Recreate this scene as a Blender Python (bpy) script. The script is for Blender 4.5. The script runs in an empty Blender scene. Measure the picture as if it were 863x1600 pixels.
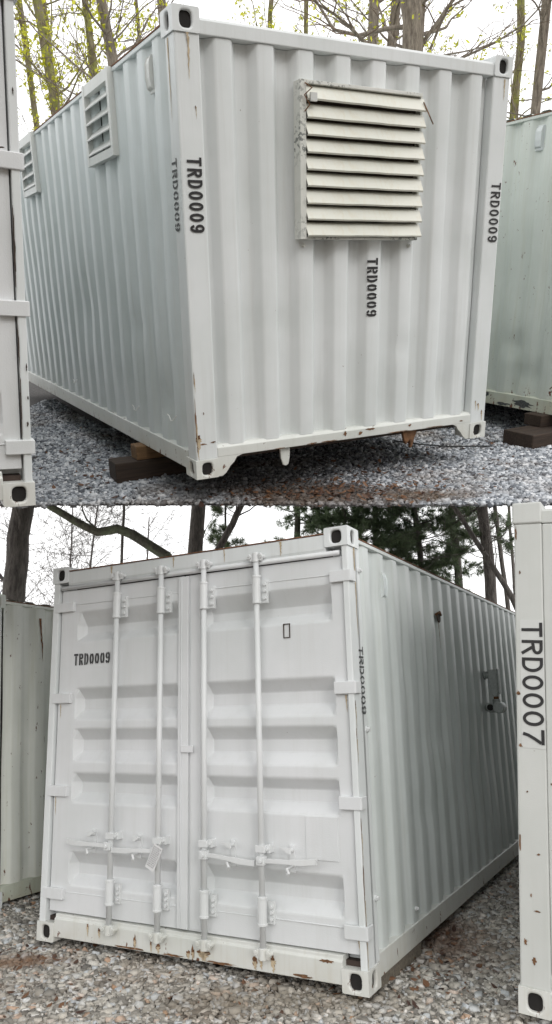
import bpy, math, random
import numpy as np
from mathutils import Matrix, Vector

# ------------------------------------------------------------------ camera, sky, sun, exposure
S = bpy.context.scene
COL = S.collection
R = math.radians

cam = bpy.data.cameras.new('camera')
cam.sensor_fit = 'HORIZONTAL'
cam.sensor_width = 36.0
cam.lens = 47.972
cam.shift_y = 0.0348
cam.clip_end = 2000
cam.clip_start = 0.05
cam_ob = bpy.data.objects.new('camera', cam)
COL.objects.link(cam_ob)
cam_ob.matrix_world = Matrix(((0.9996972, 0.0239286, -0.0057330, 0.0),
                              (0.0, -0.2329930 + 0.0, -0.9724784, 0.0),
                              (-0.0246058, 0.9721840, -0.2329224, 1.5646),
                              (0, 0, 0, 1)))
S.camera = cam_ob

SUN_ELEV, SUN_AZ = R(18), R(156)          # azimuth measured from +Y (north) clockwise: the sun is behind the camera
world = bpy.data.worlds.new('World')
S.world = world
world.use_nodes = True
nt = world.node_tree
nt.nodes.clear()
wout = nt.nodes.new('ShaderNodeOutputWorld')
sky = nt.nodes.new('ShaderNodeTexSky')
sky.sky_type = 'NISHITA'
sky.sun_disc = False
sky.sun_elevation = SUN_ELEV
sky.sun_rotation = SUN_AZ
sky.air_density = 1.0
sky.dust_density = 4.0
bg_sky = nt.nodes.new('ShaderNodeBackground')
bg_sky.inputs['Strength'].default_value = 0.12
nt.links.new(sky.outputs['Color'], bg_sky.inputs['Color'])
bg_cloud = nt.nodes.new('ShaderNodeBackground')       # the bright overcast deck
bg_cloud.inputs['Color'].default_value = (1.0, 1.0, 1.0, 1)
bg_cloud.inputs['Strength'].default_value = 1.62
tc = nt.nodes.new('ShaderNodeTexCoord')
nz = nt.nodes.new('ShaderNodeTexNoise')
nz.inputs['Scale'].default_value = 2.6
nz.inputs['Detail'].default_value = 5
rmp = nt.nodes.new('ShaderNodeValToRGB')
rmp.color_ramp.elements[0].position = 0.30
rmp.color_ramp.elements[0].color = (0.88, 0.88, 0.88, 1)
rmp.color_ramp.elements[1].position = 0.56
mixb = nt.nodes.new('ShaderNodeMixShader')
nt.links.new(tc.outputs['Generated'], nz.inputs['Vector'])
nt.links.new(nz.outputs['Fac'], rmp.inputs['Fac'])
nt.links.new(rmp.outputs['Color'], mixb.inputs['Fac'])
nt.links.new(bg_sky.outputs[0], mixb.inputs[1])
nt.links.new(bg_cloud.outputs[0], mixb.inputs[2])
nt.links.new(mixb.outputs[0], wout.inputs['Surface'])

sun = bpy.data.lights.new('sun', 'SUN')
sun.energy = 0.75
sun.angle = R(18)
sun.color = (1.0, 0.98, 0.95)
sun_ob = bpy.data.objects.new('sun', sun)
COL.objects.link(sun_ob)
sd = Vector((math.sin(SUN_AZ) * math.cos(SUN_ELEV), math.cos(SUN_AZ) * math.cos(SUN_ELEV), math.sin(SUN_ELEV)))
sun_ob.rotation_euler = sd.to_track_quat('Z', 'Y').to_euler()

S.view_settings.view_transform = 'Standard'
S.view_settings.look = 'None'
S.view_settings.exposure = 0.0
S.view_settings.gamma = 1.0

# the place has two yards: a level lower one, and an upper one on a steep bank that tips towards it.
# Everything in a yard is rigid and stands square to that yard's own ground.
LOWER = Matrix.Identity(4)
UPPER = Matrix(((0.99990652, 0.01325476, 0.00335714, -0.00492179),
                (-0.00935995, 0.84250767, -0.53860302, 0.78962904),
                (-0.00996747, 0.53852124, 0.84255298, 0.32939930),
                (0, 0, 0, 1)))
RNG = random.Random(7)


# ------------------------------------------------------------------ materials
def new_mat(name):
    m = bpy.data.materials.new(name)
    m.use_nodes = True
    n = m.node_tree
    b = n.nodes['Principled BSDF']
    return m, n, b


def N(n, t, **kw):
    x = n.nodes.new(t)
    for k, v in kw.items():
        if hasattr(x, k):
            setattr(x, k, v)
        else:
            x.inputs[k.replace('_', ' ')].default_value = v
    return x


def ramp(n, src, p0, p1, c0=(0, 0, 0, 1), c1=(1, 1, 1, 1)):
    r = n.nodes.new('ShaderNodeValToRGB')
    r.color_ramp.elements[0].position = p0
    r.color_ramp.elements[1].position = p1
    r.color_ramp.elements[0].color = c0
    r.color_ramp.elements[1].color = c1
    n.links.new(src, r.inputs['Fac'])
    return r.outputs['Color']


def mixc(n, fac, a, b):
    m = n.nodes.new('ShaderNodeMix')
    m.data_type = 'RGBA'
    for sock, v in ((m.inputs['Factor'], fac), (m.inputs['A'], a), (m.inputs['B'], b)):
        pass
    ins = [s for s in m.inputs if s.enabled]
    for s, v in zip(ins, (fac, a, b)):
        if isinstance(v, (tuple, float, int)):
            s.default_value = v
        else:
            n.links.new(v, s)
    return [o for o in m.outputs if o.enabled][0]


def mulf(n, a, b):
    m = n.nodes.new('ShaderNodeMath')
    m.operation = 'MULTIPLY'
    for i, v in enumerate((a, b)):
        if isinstance(v, (float, int)):
            m.inputs[i].default_value = v
        else:
            n.links.new(v, m.inputs[i])
    return m.outputs[0]


def painted(name, base, grime=(0.42, 0.41, 0.36), grime_amt=0.25, chips=0.70, rough=0.42, rust=(0.095, 0.045, 0.028),
            low_rust=0.0, low_z=0.2, bump=0.12):
    """old brush-painted steel: cloudy tint, vertical run marks, small rusty chips, orange-peel relief"""
    m, n, b = new_mat(name)
    tcn = N(n, 'ShaderNodeTexCoord')
    obj = tcn.outputs['Object']
    big = N(n, 'ShaderNodeTexNoise', Scale=1.3, Detail=4.0, Roughness=0.6)
    n.links.new(obj, big.inputs['Vector'])
    mp = N(n, 'ShaderNodeMapping')
    mp.inputs['Scale'].default_value = (26, 26, 1.1)
    n.links.new(obj, mp.inputs['Vector'])
    run = N(n, 'ShaderNodeTexNoise', Scale=1.0, Detail=5.0, Roughness=0.65)
    n.links.new(mp.outputs[0], run.inputs['Vector'])
    c = mixc(n, ramp(n, big.outputs['Fac'], 0.35, 0.7), tuple(base) + (1,),
             (base[0] * 0.86, base[1] * 0.875, base[2] * 0.86, 1))
    runs = mulf(n, ramp(n, run.outputs['Fac'], 0.50, 0.80), grime_amt)
    c = mixc(n, runs, c, tuple(grime) + (1,))
    # chips
    v1 = N(n, 'ShaderNodeTexNoise', Scale=38.0, Detail=3.0, Roughness=0.7)
    n.links.new(obj, v1.inputs['Vector'])
    v2 = N(n, 'ShaderNodeTexNoise', Scale=2.7, Detail=2.0)
    n.links.new(obj, v2.inputs['Vector'])
    ch = mulf(n, ramp(n, v1.outputs['Fac'], chips, chips + 0.02), ramp(n, v2.outputs['Fac'], 0.48, 0.62))
    if low_rust > 0:
        sep = N(n, 'ShaderNodeSeparateXYZ')
        n.links.new(obj, sep.inputs[0])
        mr = N(n, 'ShaderNodeMapRange')
        mr.inputs['From Min'].default_value = low_z
        mr.inputs['From Max'].default_value = 0.0
        n.links.new(sep.outputs['Z'], mr.inputs['Value'])
        v3 = N(n, 'ShaderNodeTexNoise', Scale=17.0, Detail=5.0, Roughness=0.7)
        mp3 = N(n, 'ShaderNodeMapping')
        mp3.inputs['Scale'].default_value = (1, 1, 0.55)
        n.links.new(obj, mp3.inputs['Vector'])
        n.links.new(mp3.outputs[0], v3.inputs['Vector'])
        ad = n.nodes.new('ShaderNodeMath')
        ad.operation = 'MULTIPLY_ADD'
        n.links.new(mr.outputs[0], ad.inputs[0])
        ad.inputs[1].default_value = 0.14 * low_rust
        n.links.new(v3.outputs['Fac'], ad.inputs[2])
        lr = ramp(n, ad.outputs[0], 0.655, 0.68)
        mx = n.nodes.new('ShaderNodeMath')
        mx.operation = 'MAXIMUM'
        n.links.new(ch, mx.inputs[0])
        n.links.new(lr, mx.inputs[1])
        # yellow-brown dirt low down
        v4 = N(n, 'ShaderNodeTexNoise', Scale=6.0, Detail=5.0, Roughness=0.6)
        n.links.new(obj, v4.inputs['Vector'])
        c = mixc(n, mulf(n, mulf(n, ramp(n, v4.outputs['Fac'], 0.38, 0.7), mr.outputs[0]), 0.75 * min(1, low_rust)), c, (0.40, 0.33, 0.20, 1))
        ch = mx.outputs[0]
    rn = N(n, 'ShaderNodeTexNoise', Scale=60.0, Detail=2.0)
    n.links.new(obj, rn.inputs['Vector'])
    rc = mixc(n, rn.outputs['Fac'], tuple(rust) + (1,), (rust[0] * 1.9, rust[1] * 1.7, rust[2] * 1.4, 1))
    c = mixc(n, ch, c, rc)
    n.links.new(c, b.inputs['Base Color'])
    rr = N(n, 'ShaderNodeMapRange')
    rr.inputs['To Min'].default_value = rough
    rr.inputs['To Max'].default_value = 0.85
    n.links.new(ch, rr.inputs['Value'])
    n.links.new(rr.outputs[0], b.inputs['Roughness'])
    pe = N(n, 'ShaderNodeTexNoise', Scale=140.0, Detail=2.0)
    n.links.new(obj, pe.inputs['Vector'])
    sub = n.nodes.new('ShaderNodeMath')
    sub.operation = 'SUBTRACT'
    n.links.new(pe.outputs['Fac'], sub.inputs[0])
    n.links.new(ch, sub.inputs[1])
    bp = N(n, 'ShaderNodeBump', Strength=bump, Distance=0.004)
    n.links.new(sub.outputs[0], bp.inputs['Height'])
    n.links.new(bp.outputs[0], b.inputs['Normal'])
    return m


def plain(name, col, rough=0.6, metallic=0.0, var=0.25, scale=20.0, bump=0.0):
    m, n, b = new_mat(name)
    tcn = N(n, 'ShaderNodeTexCoord')
    t = N(n, 'ShaderNodeTexNoise', Scale=scale, Detail=5.0, Roughness=0.65)
    n.links.new(tcn.outputs['Object'], t.inputs['Vector'])
    lo = tuple(max(0, x * (1 - var)) for x in col) + (1,)
    hi = tuple(min(1, x * (1 + var)) for x in col) + (1,)
    c = mixc(n, ramp(n, t.outputs['Fac'], 0.3, 0.7), lo, hi)
    n.links.new(c, b.inputs['Base Color'])
    b.inputs['Roughness'].default_value = rough
    b.inputs['Metallic'].default_value = metallic
    if bump:
        bp = N(n, 'ShaderNodeBump', Strength=bump, Distance=0.01)
        n.links.new(t.outputs['Fac'], bp.inputs['Height'])
        n.links.new(bp.outputs[0], b.inputs['Normal'])
    return m


def wood_mat(name, dark, light, scale=3.0):
    m, n, b = new_mat(name)
    tcn = N(n, 'ShaderNodeTexCoord')
    mp = N(n, 'ShaderNodeMapping')
    mp.inputs['Scale'].default_value = (1.0, 22, 22)
    n.links.new(tcn.outputs['Object'], mp.inputs['Vector'])
    t = N(n, 'ShaderNodeTexNoise', Scale=scale, Detail=6.0, Roughness=0.65)
    n.links.new(mp.outputs[0], t.inputs['Vector'])
    c = mixc(n, ramp(n, t.outputs['Fac'], 0.3, 0.72), tuple(dark) + (1,), tuple(light) + (1,))
    n.links.new(c, b.inputs['Base Color'])
    b.inputs['Roughness'].default_value = 0.85
    bp = N(n, 'ShaderNodeBump', Strength=0.5, Distance=0.01)
    n.links.new(t.outputs['Fac'], bp.inputs['Height'])
    n.links.new(bp.outputs[0], b.inputs['Normal'])
    return m


def bark_mat(name, dark, light, moss=None, moss_amt=0.5):
    m, n, b = new_mat(name)
    tcn = N(n, 'ShaderNodeTexCoord')
    mp = N(n, 'ShaderNodeMapping')
    mp.inputs['Scale'].default_value = (20, 20, 4.0)
    n.links.new(tcn.outputs['Object'], mp.inputs['Vector'])
    t = N(n, 'ShaderNodeTexNoise', Scale=1.4, Detail=7.0, Roughness=0.75)
    n.links.new(mp.outputs[0], t.inputs['Vector'])
    c = mixc(n, ramp(n, t.outputs['Fac'], 0.36, 0.62), tuple(dark) + (1,), tuple(light) + (1,))
    if moss:
        t2 = N(n, 'ShaderNodeTexNoise', Scale=7.0, Detail=6.0, Roughness=0.7)
        n.links.new(tcn.outputs['Object'], t2.inputs['Vector'])
        c = mixc(n, mulf(n, ramp(n, t2.outputs['Fac'], 0.44, 0.6), moss_amt), c, tuple(moss) + (1,))
    n.links.new(c, b.inputs['Base Color'])
    b.inputs['Roughness'].default_value = 0.95
    bp = N(n, 'ShaderNodeBump', Strength=0.9, Distance=0.03)
    n.links.new(t.outputs['Fac'], bp.inputs['Height'])
    n.links.new(bp.outputs[0], b.inputs['Normal'])
    return m


def leaf_mat(name, a, b_, trans=0.4):
    m, n, b = new_mat(name)
    at = N(n, 'ShaderNodeAttribute')
    at.attribute_name = 'tint'
    c = mixc(n, at.outputs['Fac'], tuple(a) + (1,), tuple(b_) + (1,))
    n.links.new(c, b.inputs['Base Color'])
    b.inputs['Roughness'].default_value = 0.6
    tr = N(n, 'ShaderNodeBsdfTranslucent')
    n.links.new(c, tr.inputs['Color'])
    mx = N(n, 'ShaderNodeMixShader')
    mx.inputs[0].default_value = trans
    n.links.new(b.outputs[0], mx.inputs[1])
    n.links.new(tr.outputs[0], mx.inputs[2])
    n.links.new(mx.outputs[0], n.nodes['Material Output'].inputs['Surface'])
    return m


def stone_mat(name, stops, stain, stain_amt, scale=0.8, soil=()):
    """each stone carries its own random value; the ramp turns it into that stone's mineral colour"""
    m, n, b = new_mat(name)
    at = N(n, 'ShaderNodeAttribute')
    at.attribute_name = 'tint'
    r = n.nodes.new('ShaderNodeValToRGB')
    el = r.color_ramp.elements
    el[0].position, el[0].color = stops[0][0], tuple(stops[0][1]) + (1,)
    el[1].position, el[1].color = stops[-1][0], tuple(stops[-1][1]) + (1,)
    for p, c in stops[1:-1]:
        e = el.new(p)
        e.color = tuple(c) + (1,)
    n.links.new(at.outputs['Fac'], r.inputs['Fac'])
    tcn = N(n, 'ShaderNodeTexCoord')
    t = N(n, 'ShaderNodeTexNoise', Scale=scale, Detail=5.0, Roughness=0.65)
    n.links.new(tcn.outputs['Object'], t.inputs['Vector'])
    c = mixc(n, mulf(n, ramp(n, t.outputs['Fac'], 0.50, 0.68), stain_amt), r.outputs['Color'], tuple(stain) + (1,))
    for (sx, sy, rx, ry, colr, amt) in soil:            # patches of washed-in earth
        mp = N(n, 'ShaderNodeMapping')
        mp.inputs['Location'].default_value = (-sx / rx, -sy / ry, 0)
        mp.inputs['Scale'].default_value = (1 / rx, 1 / ry, 0)
        n.links.new(tcn.outputs['Object'], mp.inputs['Vector'])
        ln = n.nodes.new('ShaderNodeVectorMath')
        ln.operation = 'LENGTH'
        n.links.new(mp.outputs[0], ln.inputs[0])
        t3 = N(n, 'ShaderNodeTexNoise', Scale=5.0, Detail=5.0, Roughness=0.7)
        n.links.new(tcn.outputs['Object'], t3.inputs['Vector'])
        ad = n.nodes.new('ShaderNodeMath')
        ad.operation = 'MULTIPLY_ADD'
        n.links.new(t3.outputs['Fac'], ad.inputs[0])
        ad.inputs[1].default_value = 1.5
        n.links.new(ln.outputs['Value'], ad.inputs[2])
        c = mixc(n, mulf(n, ramp(n, mulf(n, ad.outputs[0], 0.4), 0.46, 0.76, (1, 1, 1, 1), (0, 0, 0, 1)), amt), c, tuple(colr) + (1,))
    g = N(n, 'ShaderNodeTexNoise', Scale=160.0, Detail=2.0)
    n.links.new(tcn.outputs['Object'], g.inputs['Vector'])
    c = mixc(n, mulf(n, ramp(n, g.outputs['Fac'], 0.45, 0.7), 0.28), c, (0.13, 0.13, 0.13, 1))
    n.links.new(c, b.inputs['Base Color'])
    b.inputs['Roughness'].default_value = 0.85
    return m


WHITE = (0.735, 0.757, 0.760)
M_WHITE = painted('white_paint', WHITE, grime_amt=0.20, chips=0.725)
M_WHITE_SIDE = painted('white_side_paint', (0.70, 0.745, 0.750), grime_amt=0.26, chips=0.735, grime=(0.46, 0.46, 0.40))
M_WHITE_RAIL = painted('white_rail_paint', (0.70, 0.71, 0.68), grime_amt=0.22, chips=0.72, low_rust=0.45, low_z=0.17)
M_SILL = painted('sill_paint', (0.68, 0.685, 0.655), grime_amt=0.3, chips=0.71, low_rust=0.36, low_z=0.17, grime=(0.40, 0.36, 0.25))
M_DOOR = painted('door_paint', (0.715, 0.725, 0.735), grime_amt=0.14, chips=0.745, bump=0.2)
M_GALV = painted('door_gear_paint', (0.705, 0.715, 0.72), grime_amt=0.12, chips=0.72, bump=0.2)
M_GREEN = painted('greenish_white_paint', (0.68, 0.73, 0.685), grime_amt=0.4, chips=0.70, grime=(0.48, 0.50, 0.36), low_rust=0.5, low_z=0.35)
M_GREEN_RAIL = painted('greenish_rail_paint', (0.62, 0.65, 0.56), grime_amt=0.5, chips=0.66, grime=(0.42, 0.42, 0.30), low_rust=0.7, low_z=0.22)
M_CREAM = painted('cream_slat_paint', (0.76, 0.755, 0.68), grime_amt=0.30, chips=0.74, grime=(0.50, 0.36, 0.14), rough=0.38)
M_PEEL = painted('peeling_frame_paint', (0.72, 0.72, 0.68), grime_amt=0.2, chips=0.54, rust=(0.15, 0.17, 0.18), bump=0.3)
M_VENT = painted('side_vent_paint', (0.72, 0.73, 0.71), grime_amt=0.2, chips=0.72, grime=(0.40, 0.37, 0.28))
M_TOPRUST = plain('rusty_top_edge', (0.20, 0.095, 0.05), 0.9, var=0.7, scale=30, bump=0.4)
M_DARK = plain('cavity_shade', (0.015, 0.013, 0.012), 0.9)  # shade colour for the insides of castings, side vents and port
M_UNDER = plain('dark_underframe_and_shade', (0.05, 0.035, 0.028), 0.9, var=0.5, scale=9)  # underframe colour, also painted shade behind louvre slats and in the hole
M_RUST = plain('rust', (0.15, 0.075, 0.035), 0.9, var=0.6, scale=26, bump=0.5)
M_RUSTRUN = plain('rust_stain', (0.46, 0.37, 0.25), 0.7, var=0.3, scale=40)
M_BLACK = plain('black_lettering', (0.018, 0.017, 0.018), 0.55, var=0.3, scale=60)
M_BLACKWORN = plain('worn_black_lettering', (0.07, 0.075, 0.075), 0.6, var=0.6, scale=60)
M_STICK = plain('white_sticker', (0.60, 0.61, 0.59), 0.35, var=0.03)
M_ALU = plain('grey_cast_metal', (0.36, 0.385, 0.375), 0.5, metallic=0.35, var=0.2, scale=60, bump=0.1)
M_WIRE = plain('white_wire', (0.72, 0.72, 0.70), 0.5)
M_TIMBER = wood_mat('dark_timber', (0.018, 0.012, 0.009), (0.065, 0.042, 0.028))
M_TIMBER2 = wood_mat('tan_timber', (0.10, 0.055, 0.025), (0.27, 0.16, 0.075))
M_BARK_U = bark_mat('grey_brown_bark', (0.15, 0.12, 0.09), (0.40, 0.35, 0.26), moss=(0.42, 0.46, 0.08), moss_amt=0.6)
M_BARK_U2 = bark_mat('plain_grey_bark', (0.13, 0.105, 0.085), (0.38, 0.33, 0.27))
M_TWIG_U = plain('brown_twigs', (0.17, 0.125, 0.09), 0.9)
M_BARK_L = bark_mat('dark_grey_bark', (0.09, 0.08, 0.075), (0.27, 0.245, 0.225))
M_BARK_MOSS = bark_mat('lichen_bark', (0.12, 0.11, 0.09), (0.28, 0.26, 0.21), moss=(0.32, 0.37, 0.24), moss_amt=0.7)
M_TWIG_L = plain('grey_twigs', (0.25, 0.23, 0.22), 0.9)
M_BUD = leaf_mat('spring_buds', (0.42, 0.44, 0.03), (0.78, 0.78, 0.08), 0.55)
M_PINE = leaf_mat('pine_needles', (0.15, 0.21, 0.13), (0.30, 0.38, 0.22), 0.6)
M_PINE2 = leaf_mat('pale_pine_needles', (0.16, 0.22, 0.13), (0.30, 0.36, 0.21), 0.5)
M_LEAF = leaf_mat('dead_leaves', (0.055, 0.026, 0.018), (0.20, 0.10, 0.05), 0.1)
M_STONE_U = stone_mat('blue_grey_stone', [(0.0, (0.10, 0.11, 0.13)), (0.35, (0.33, 0.355, 0.39)), (0.7, (0.56, 0.585, 0.625)), (1.0, (0.80, 0.81, 0.83))],
                      (0.20, 0.12, 0.05), 0.6, soil=((0.25, 4.95, .85, .42, (0.085, 0.050, 0.026), .85), (-0.2, 5.3, .8, .5, (0.05, 0.04, 0.033), .7), (1.0, 4.9, .4, .2, (0.13, 0.075, 0.03), .7)))
M_STONE_L = stone_mat('tan_grey_stone', [(0.0, (0.15, 0.14, 0.125)), (0.3, (0.38, 0.355, 0.31)), (0.55, (0.50, 0.475, 0.43)), (0.72, (0.62, 0.58, 0.51)), (0.86, (0.55, 0.58, 0.60)), (0.94, (0.80, 0.77, 0.72)), (1.0, (0.46, 0.28, 0.17))], (0.24, 0.16, 0.095), 0.6, soil=((-1.75, 5.25, .45, .16, (0.22, 0.12, 0.06), .8), (0.0, 4.45, .9, .25, (0.20, 0.16, 0.11), .5), (1.1, 5.6, .3, .8, (0.17, 0.10, 0.065), .7)))
M_DIRT_U = plain('dark_gravel_dirt', (0.075, 0.07, 0.068), 0.95, var=0.6, scale=30, bump=0.6)
M_DIRT_L = plain('brown_gravel_dirt', (0.125, 0.105, 0.085), 0.95, var=0.6, scale=30, bump=0.6)
M_PLANK = wood_mat('weathered_plank', (0.10, 0.085, 0.065), (0.24, 0.21, 0.165))
M_NET = plain('black_plastic', (0.02, 0.022, 0.022), 0.5)
M_TAG = plain('pale_tag', (0.66, 0.66, 0.66), 0.5, var=0.06)


# ------------------------------------------------------------------ mesh helpers
class MB:
    def __init__(s):
        s.v, s.f, s.t = [], [], []

    def add(s, vs, fs, tint=None):
        o = len(s.v)
        s.v.extend(vs)
        s.f.extend([tuple(i + o for i in f) for f in fs])
        if tint is not None:
            s.t.extend([tint] * len(vs))

    def box(s, x0, x1, y0, y1, z0, z1):
        s.add([(x, y, z) for x in (x0, x1) for y in (y0, y1) for z in (z0, z1)],
              [(0, 1, 3, 2), (4, 6, 7, 5), (0, 4, 5, 1), (2, 3, 7, 6), (0, 2, 6, 4), (1, 5, 7, 3)])

    def prism(s, poly, axis, a0, a1):
        """poly in the two other axes (in xyz order), extruded along axis from a0 to a1"""
        n = len(poly)
        def P(p, a):
            q = [p[0], p[1]]
            q.insert(axis, a)
            return tuple(q)
        s.add([P(p, a0) for p in poly] + [P(p, a1) for p in poly],
              [tuple(range(n - 1, -1, -1)), tuple(range(n, 2 * n))] + [(i, (i + 1) % n, n + (i + 1) % n, n + i) for i in range(n)])

    def tube(s, pts, rad, n=8, cap=True, tint=None):
        pts = [Vector(p) for p in pts]
        if not isinstance(rad, (list, tuple)):
            rad = [rad] * len(pts)
        vs = []
        prev = None
        for i, p in enumerate(pts):
            d = (pts[min(i + 1, len(pts) - 1)] - pts[max(i - 1, 0)]).normalized()
            if prev is None:
                u = d.orthogonal().normalized()
            else:
                u = (prev - d * prev.dot(d))
                u = u.normalized() if u.length > 1e-6 else d.orthogonal().normalized()
            prev = u
            w = d.cross(u)
            for k in range(n):
                a = 2 * math.pi * k / n
                vs.append(tuple(p + (u * math.cos(a) + w * math.sin(a)) * rad[i]))
        fs = []
        for i in range(len(pts) - 1):
            for k in range(n):
                fs.append((i * n + k, i * n + (k + 1) % n, (i + 1) * n + (k + 1) % n, (i + 1) * n + k))
        if cap:
            fs.append(tuple(range(n - 1, -1, -1)))
            fs.append(tuple((len(pts) - 1) * n + k for k in range(n)))
        s.add(vs, fs, tint)

    def mesh(s, name, smooth=False):
        me = bpy.data.meshes.new(name)
        me.from_pydata(s.v, [], s.f)
        if s.t and len(s.t) == len(s.v):
            a = me.attributes.new('tint', 'FLOAT', 'POINT')
            a.data.foreach_set('value', s.t)
        if smooth:
            me.polygons.foreach_set('use_smooth', [True] * len(me.polygons))
        me.update()
        return me


def link(name, me, parent=None, M=None):
    o = bpy.data.objects.new(name, me)
    COL.objects.link(o)
    if parent:
        o.parent = parent
    if M is not None:
        o.matrix_basis = M
    return o


def obj(name, mb, mat, parent=None, M=None, bevel=0.0, smooth=False, label=None):
    me = mb.mesh(name, smooth)
    me.materials.append(mat)
    o = link(name, me, parent, M)
    if bevel:
        b = o.modifiers.new('bevel', 'BEVEL')
        b.width = bevel
        b.segments = 2
        b.limit_method = 'ANGLE'
        b.angle_limit = R(35)
        b.harden_normals = False
    if label:
        o['label'] = label
    return o


def tag(o, label, cat, group=None):
    o['label'] = label
    o['category'] = cat
    if group:
        o['group'] = group
    return o


def thing(name, label, cat, M, group=None):
    o = bpy.data.objects.new(name, None)
    o.empty_display_size = 0.2
    COL.objects.link(o)
    o.matrix_basis = M
    return tag(o, label, cat, group)


def T(x, y, z, yaw=0.0, roll=0.0, pivot=(0, 0, 0)):
    """stand a thing at x,y,z turned by yaw; roll leans it about its own long axis; pivot is the local point put at x,y,z"""
    return Matrix.Translation((x, y, z)) @ Matrix.Rotation(R(yaw), 4, 'Z') @ Matrix.Rotation(R(roll), 4, 'Y') @ Matrix.Translation([-a for a in pivot])


# ------------------------------------------------------------------ lettering (strokes cut as flat paint film)
def arc(cx, cy, rx, ry, a0, a1, n=12):
    return [(cx + rx * math.cos(R(a0 + (a1 - a0) * i / n)), cy + ry * math.sin(R(a0 + (a1 - a0) * i / n))) for i in range(n + 1)]


def glyphs(w, st):
    h = st / 2
    m = w / 2
    return {
        'T': [[(0, 1 - h), (w, 1 - h)], [(m, 1 - st), (m, 0)]],
        'R': [[(h, 0), (h, 1)], [(h, 1 - h), (w * .58, 1 - h)] + arc(w * .58, .76 - h * .2, w * .42 - h, .24 - h * .8, 90, -90)[1:] + [(h, .52)], [(w * .50, .50), (w - h * .6, 0)]],
        'D': [[(h, 0), (h, 1)], [(h, 1 - h), (w * .45, 1 - h)] + arc(w * .45, .5, w * .55 - h, .5 - h, 90, -90, 16)[1:] + [(h, h)]],
        '0': [arc(m, .5, m - h, .5 - h, 0, 360, 26)],
        '9': [arc(m, .68, m - h, .32 - h, 0, 360, 20), arc(m, .5, m - h, .5 - h, 40, -150, 16)],
        '7': [[(0, 1 - h), (w, 1 - h)], [(w - h, 1 - st), (w * .62, .55), (w * .40, .25), (w * .30, 0)]],
    }


def stencil_glyphs(w, st):
    h = st / 2
    m = w / 2
    g = .045
    def oval():
        return [arc(m, .5, m - h, .5 - h, 90 - 14, -90 + 14, 12), arc(m, .5, m - h, .5 - h, 90 + 14, 270 - 14, 12)]
    return {
        'T': [[(0, 1 - h), (w, 1 - h)], [(m, 1 - st - .03), (m, 0)]],
        'R': [[(h, 0), (h, 1)], [(st + .06, 1 - h), (w * .55, 1 - h)] + arc(w * .55, .75, w * .45 - h, .25 - h, 90, -90)[1:] + [(st + .06, .5 + h * .3)], [(w * .55, .42), (w - h, 0)]],
        'D': [[(h, 0), (h, 1)], [(st + .07, 1 - h), (w * .5, 1 - h)] + arc(w * .5, .5, w * .5 - h, .5 - h, 90, -90, 14)[1:] + [(st + .07, h)]],
        '0': oval(),
        '9': [arc(m, .69, m - h, .31 - h, 80, -80, 10), arc(m, .69, m - h, .31 - h, 100, 260, 10), arc(m, .5, m - h, .5 - h, 20, -80, 10), arc(m, .36, m - h, .36 - h, -100, -165, 5)],
        '7': [[(0, 1 - h), (w, 1 - h)], [(w - h, 1 - st), (w * .35, 0)]],
    }


def lettering(parent, text, o, u, v, length, height, mat, stencil=False, off=None, st=0.16):
    """u: reading direction, v: letter-up direction, o: lower-left of the first letter as one reads it"""
    o, u, v = Vector(o), Vector(u), Vector(v)
    nch = len(text)
    gap = 0.13 if stencil else 0.16
    # width of a glyph in units of height so that text fills 'length'
    wg = (length / height - gap * (nch - 1)) / nch
    G = (stencil_glyphs if stencil else glyphs)(wg, st)
    nrm = u.cross(v)
    mb = MB()
    lift = 0.0
    for i, chh in enumerate(text):
        x0 = i * (wg + gap)
        for poly in G[chh]:
            lift += 0.00006
            n = len(poly)
            closed = n > 6 and abs(poly[0][0] - poly[-1][0]) < 1e-6 and abs(poly[0][1] - poly[-1][1]) < 1e-6
            vs = []
            for k, (px, py) in enumerate(poly):
                a = poly[k - 1] if k > 0 else (poly[-2] if closed else poly[0])
                b = poly[k + 1] if k < n - 1 else (poly[1] if closed else poly[-1])
                d = Vector((b[0] - a[0], b[1] - a[1])).normalized()
                for sgn in (1, -1):
                    q = (px - d.y * sgn * st / 2, py + d.x * sgn * st / 2)
                    vs.append(tuple(o + u * ((x0 + q[0]) * height) + v * (q[1] * height) + nrm * lift))
            mb.add(vs, [(2 * k, 2 * k + 1, 2 * k + 3, 2 * k + 2) for k in range(n - 1)])
    return obj('lettering', mb, mat, parent)


# ------------------------------------------------------------------ container parts
W, H, LEN = 2.44, 2.59, 6.06
CX, CY, CZ = 0.158, 0.178, 0.122            # corner casting


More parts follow.
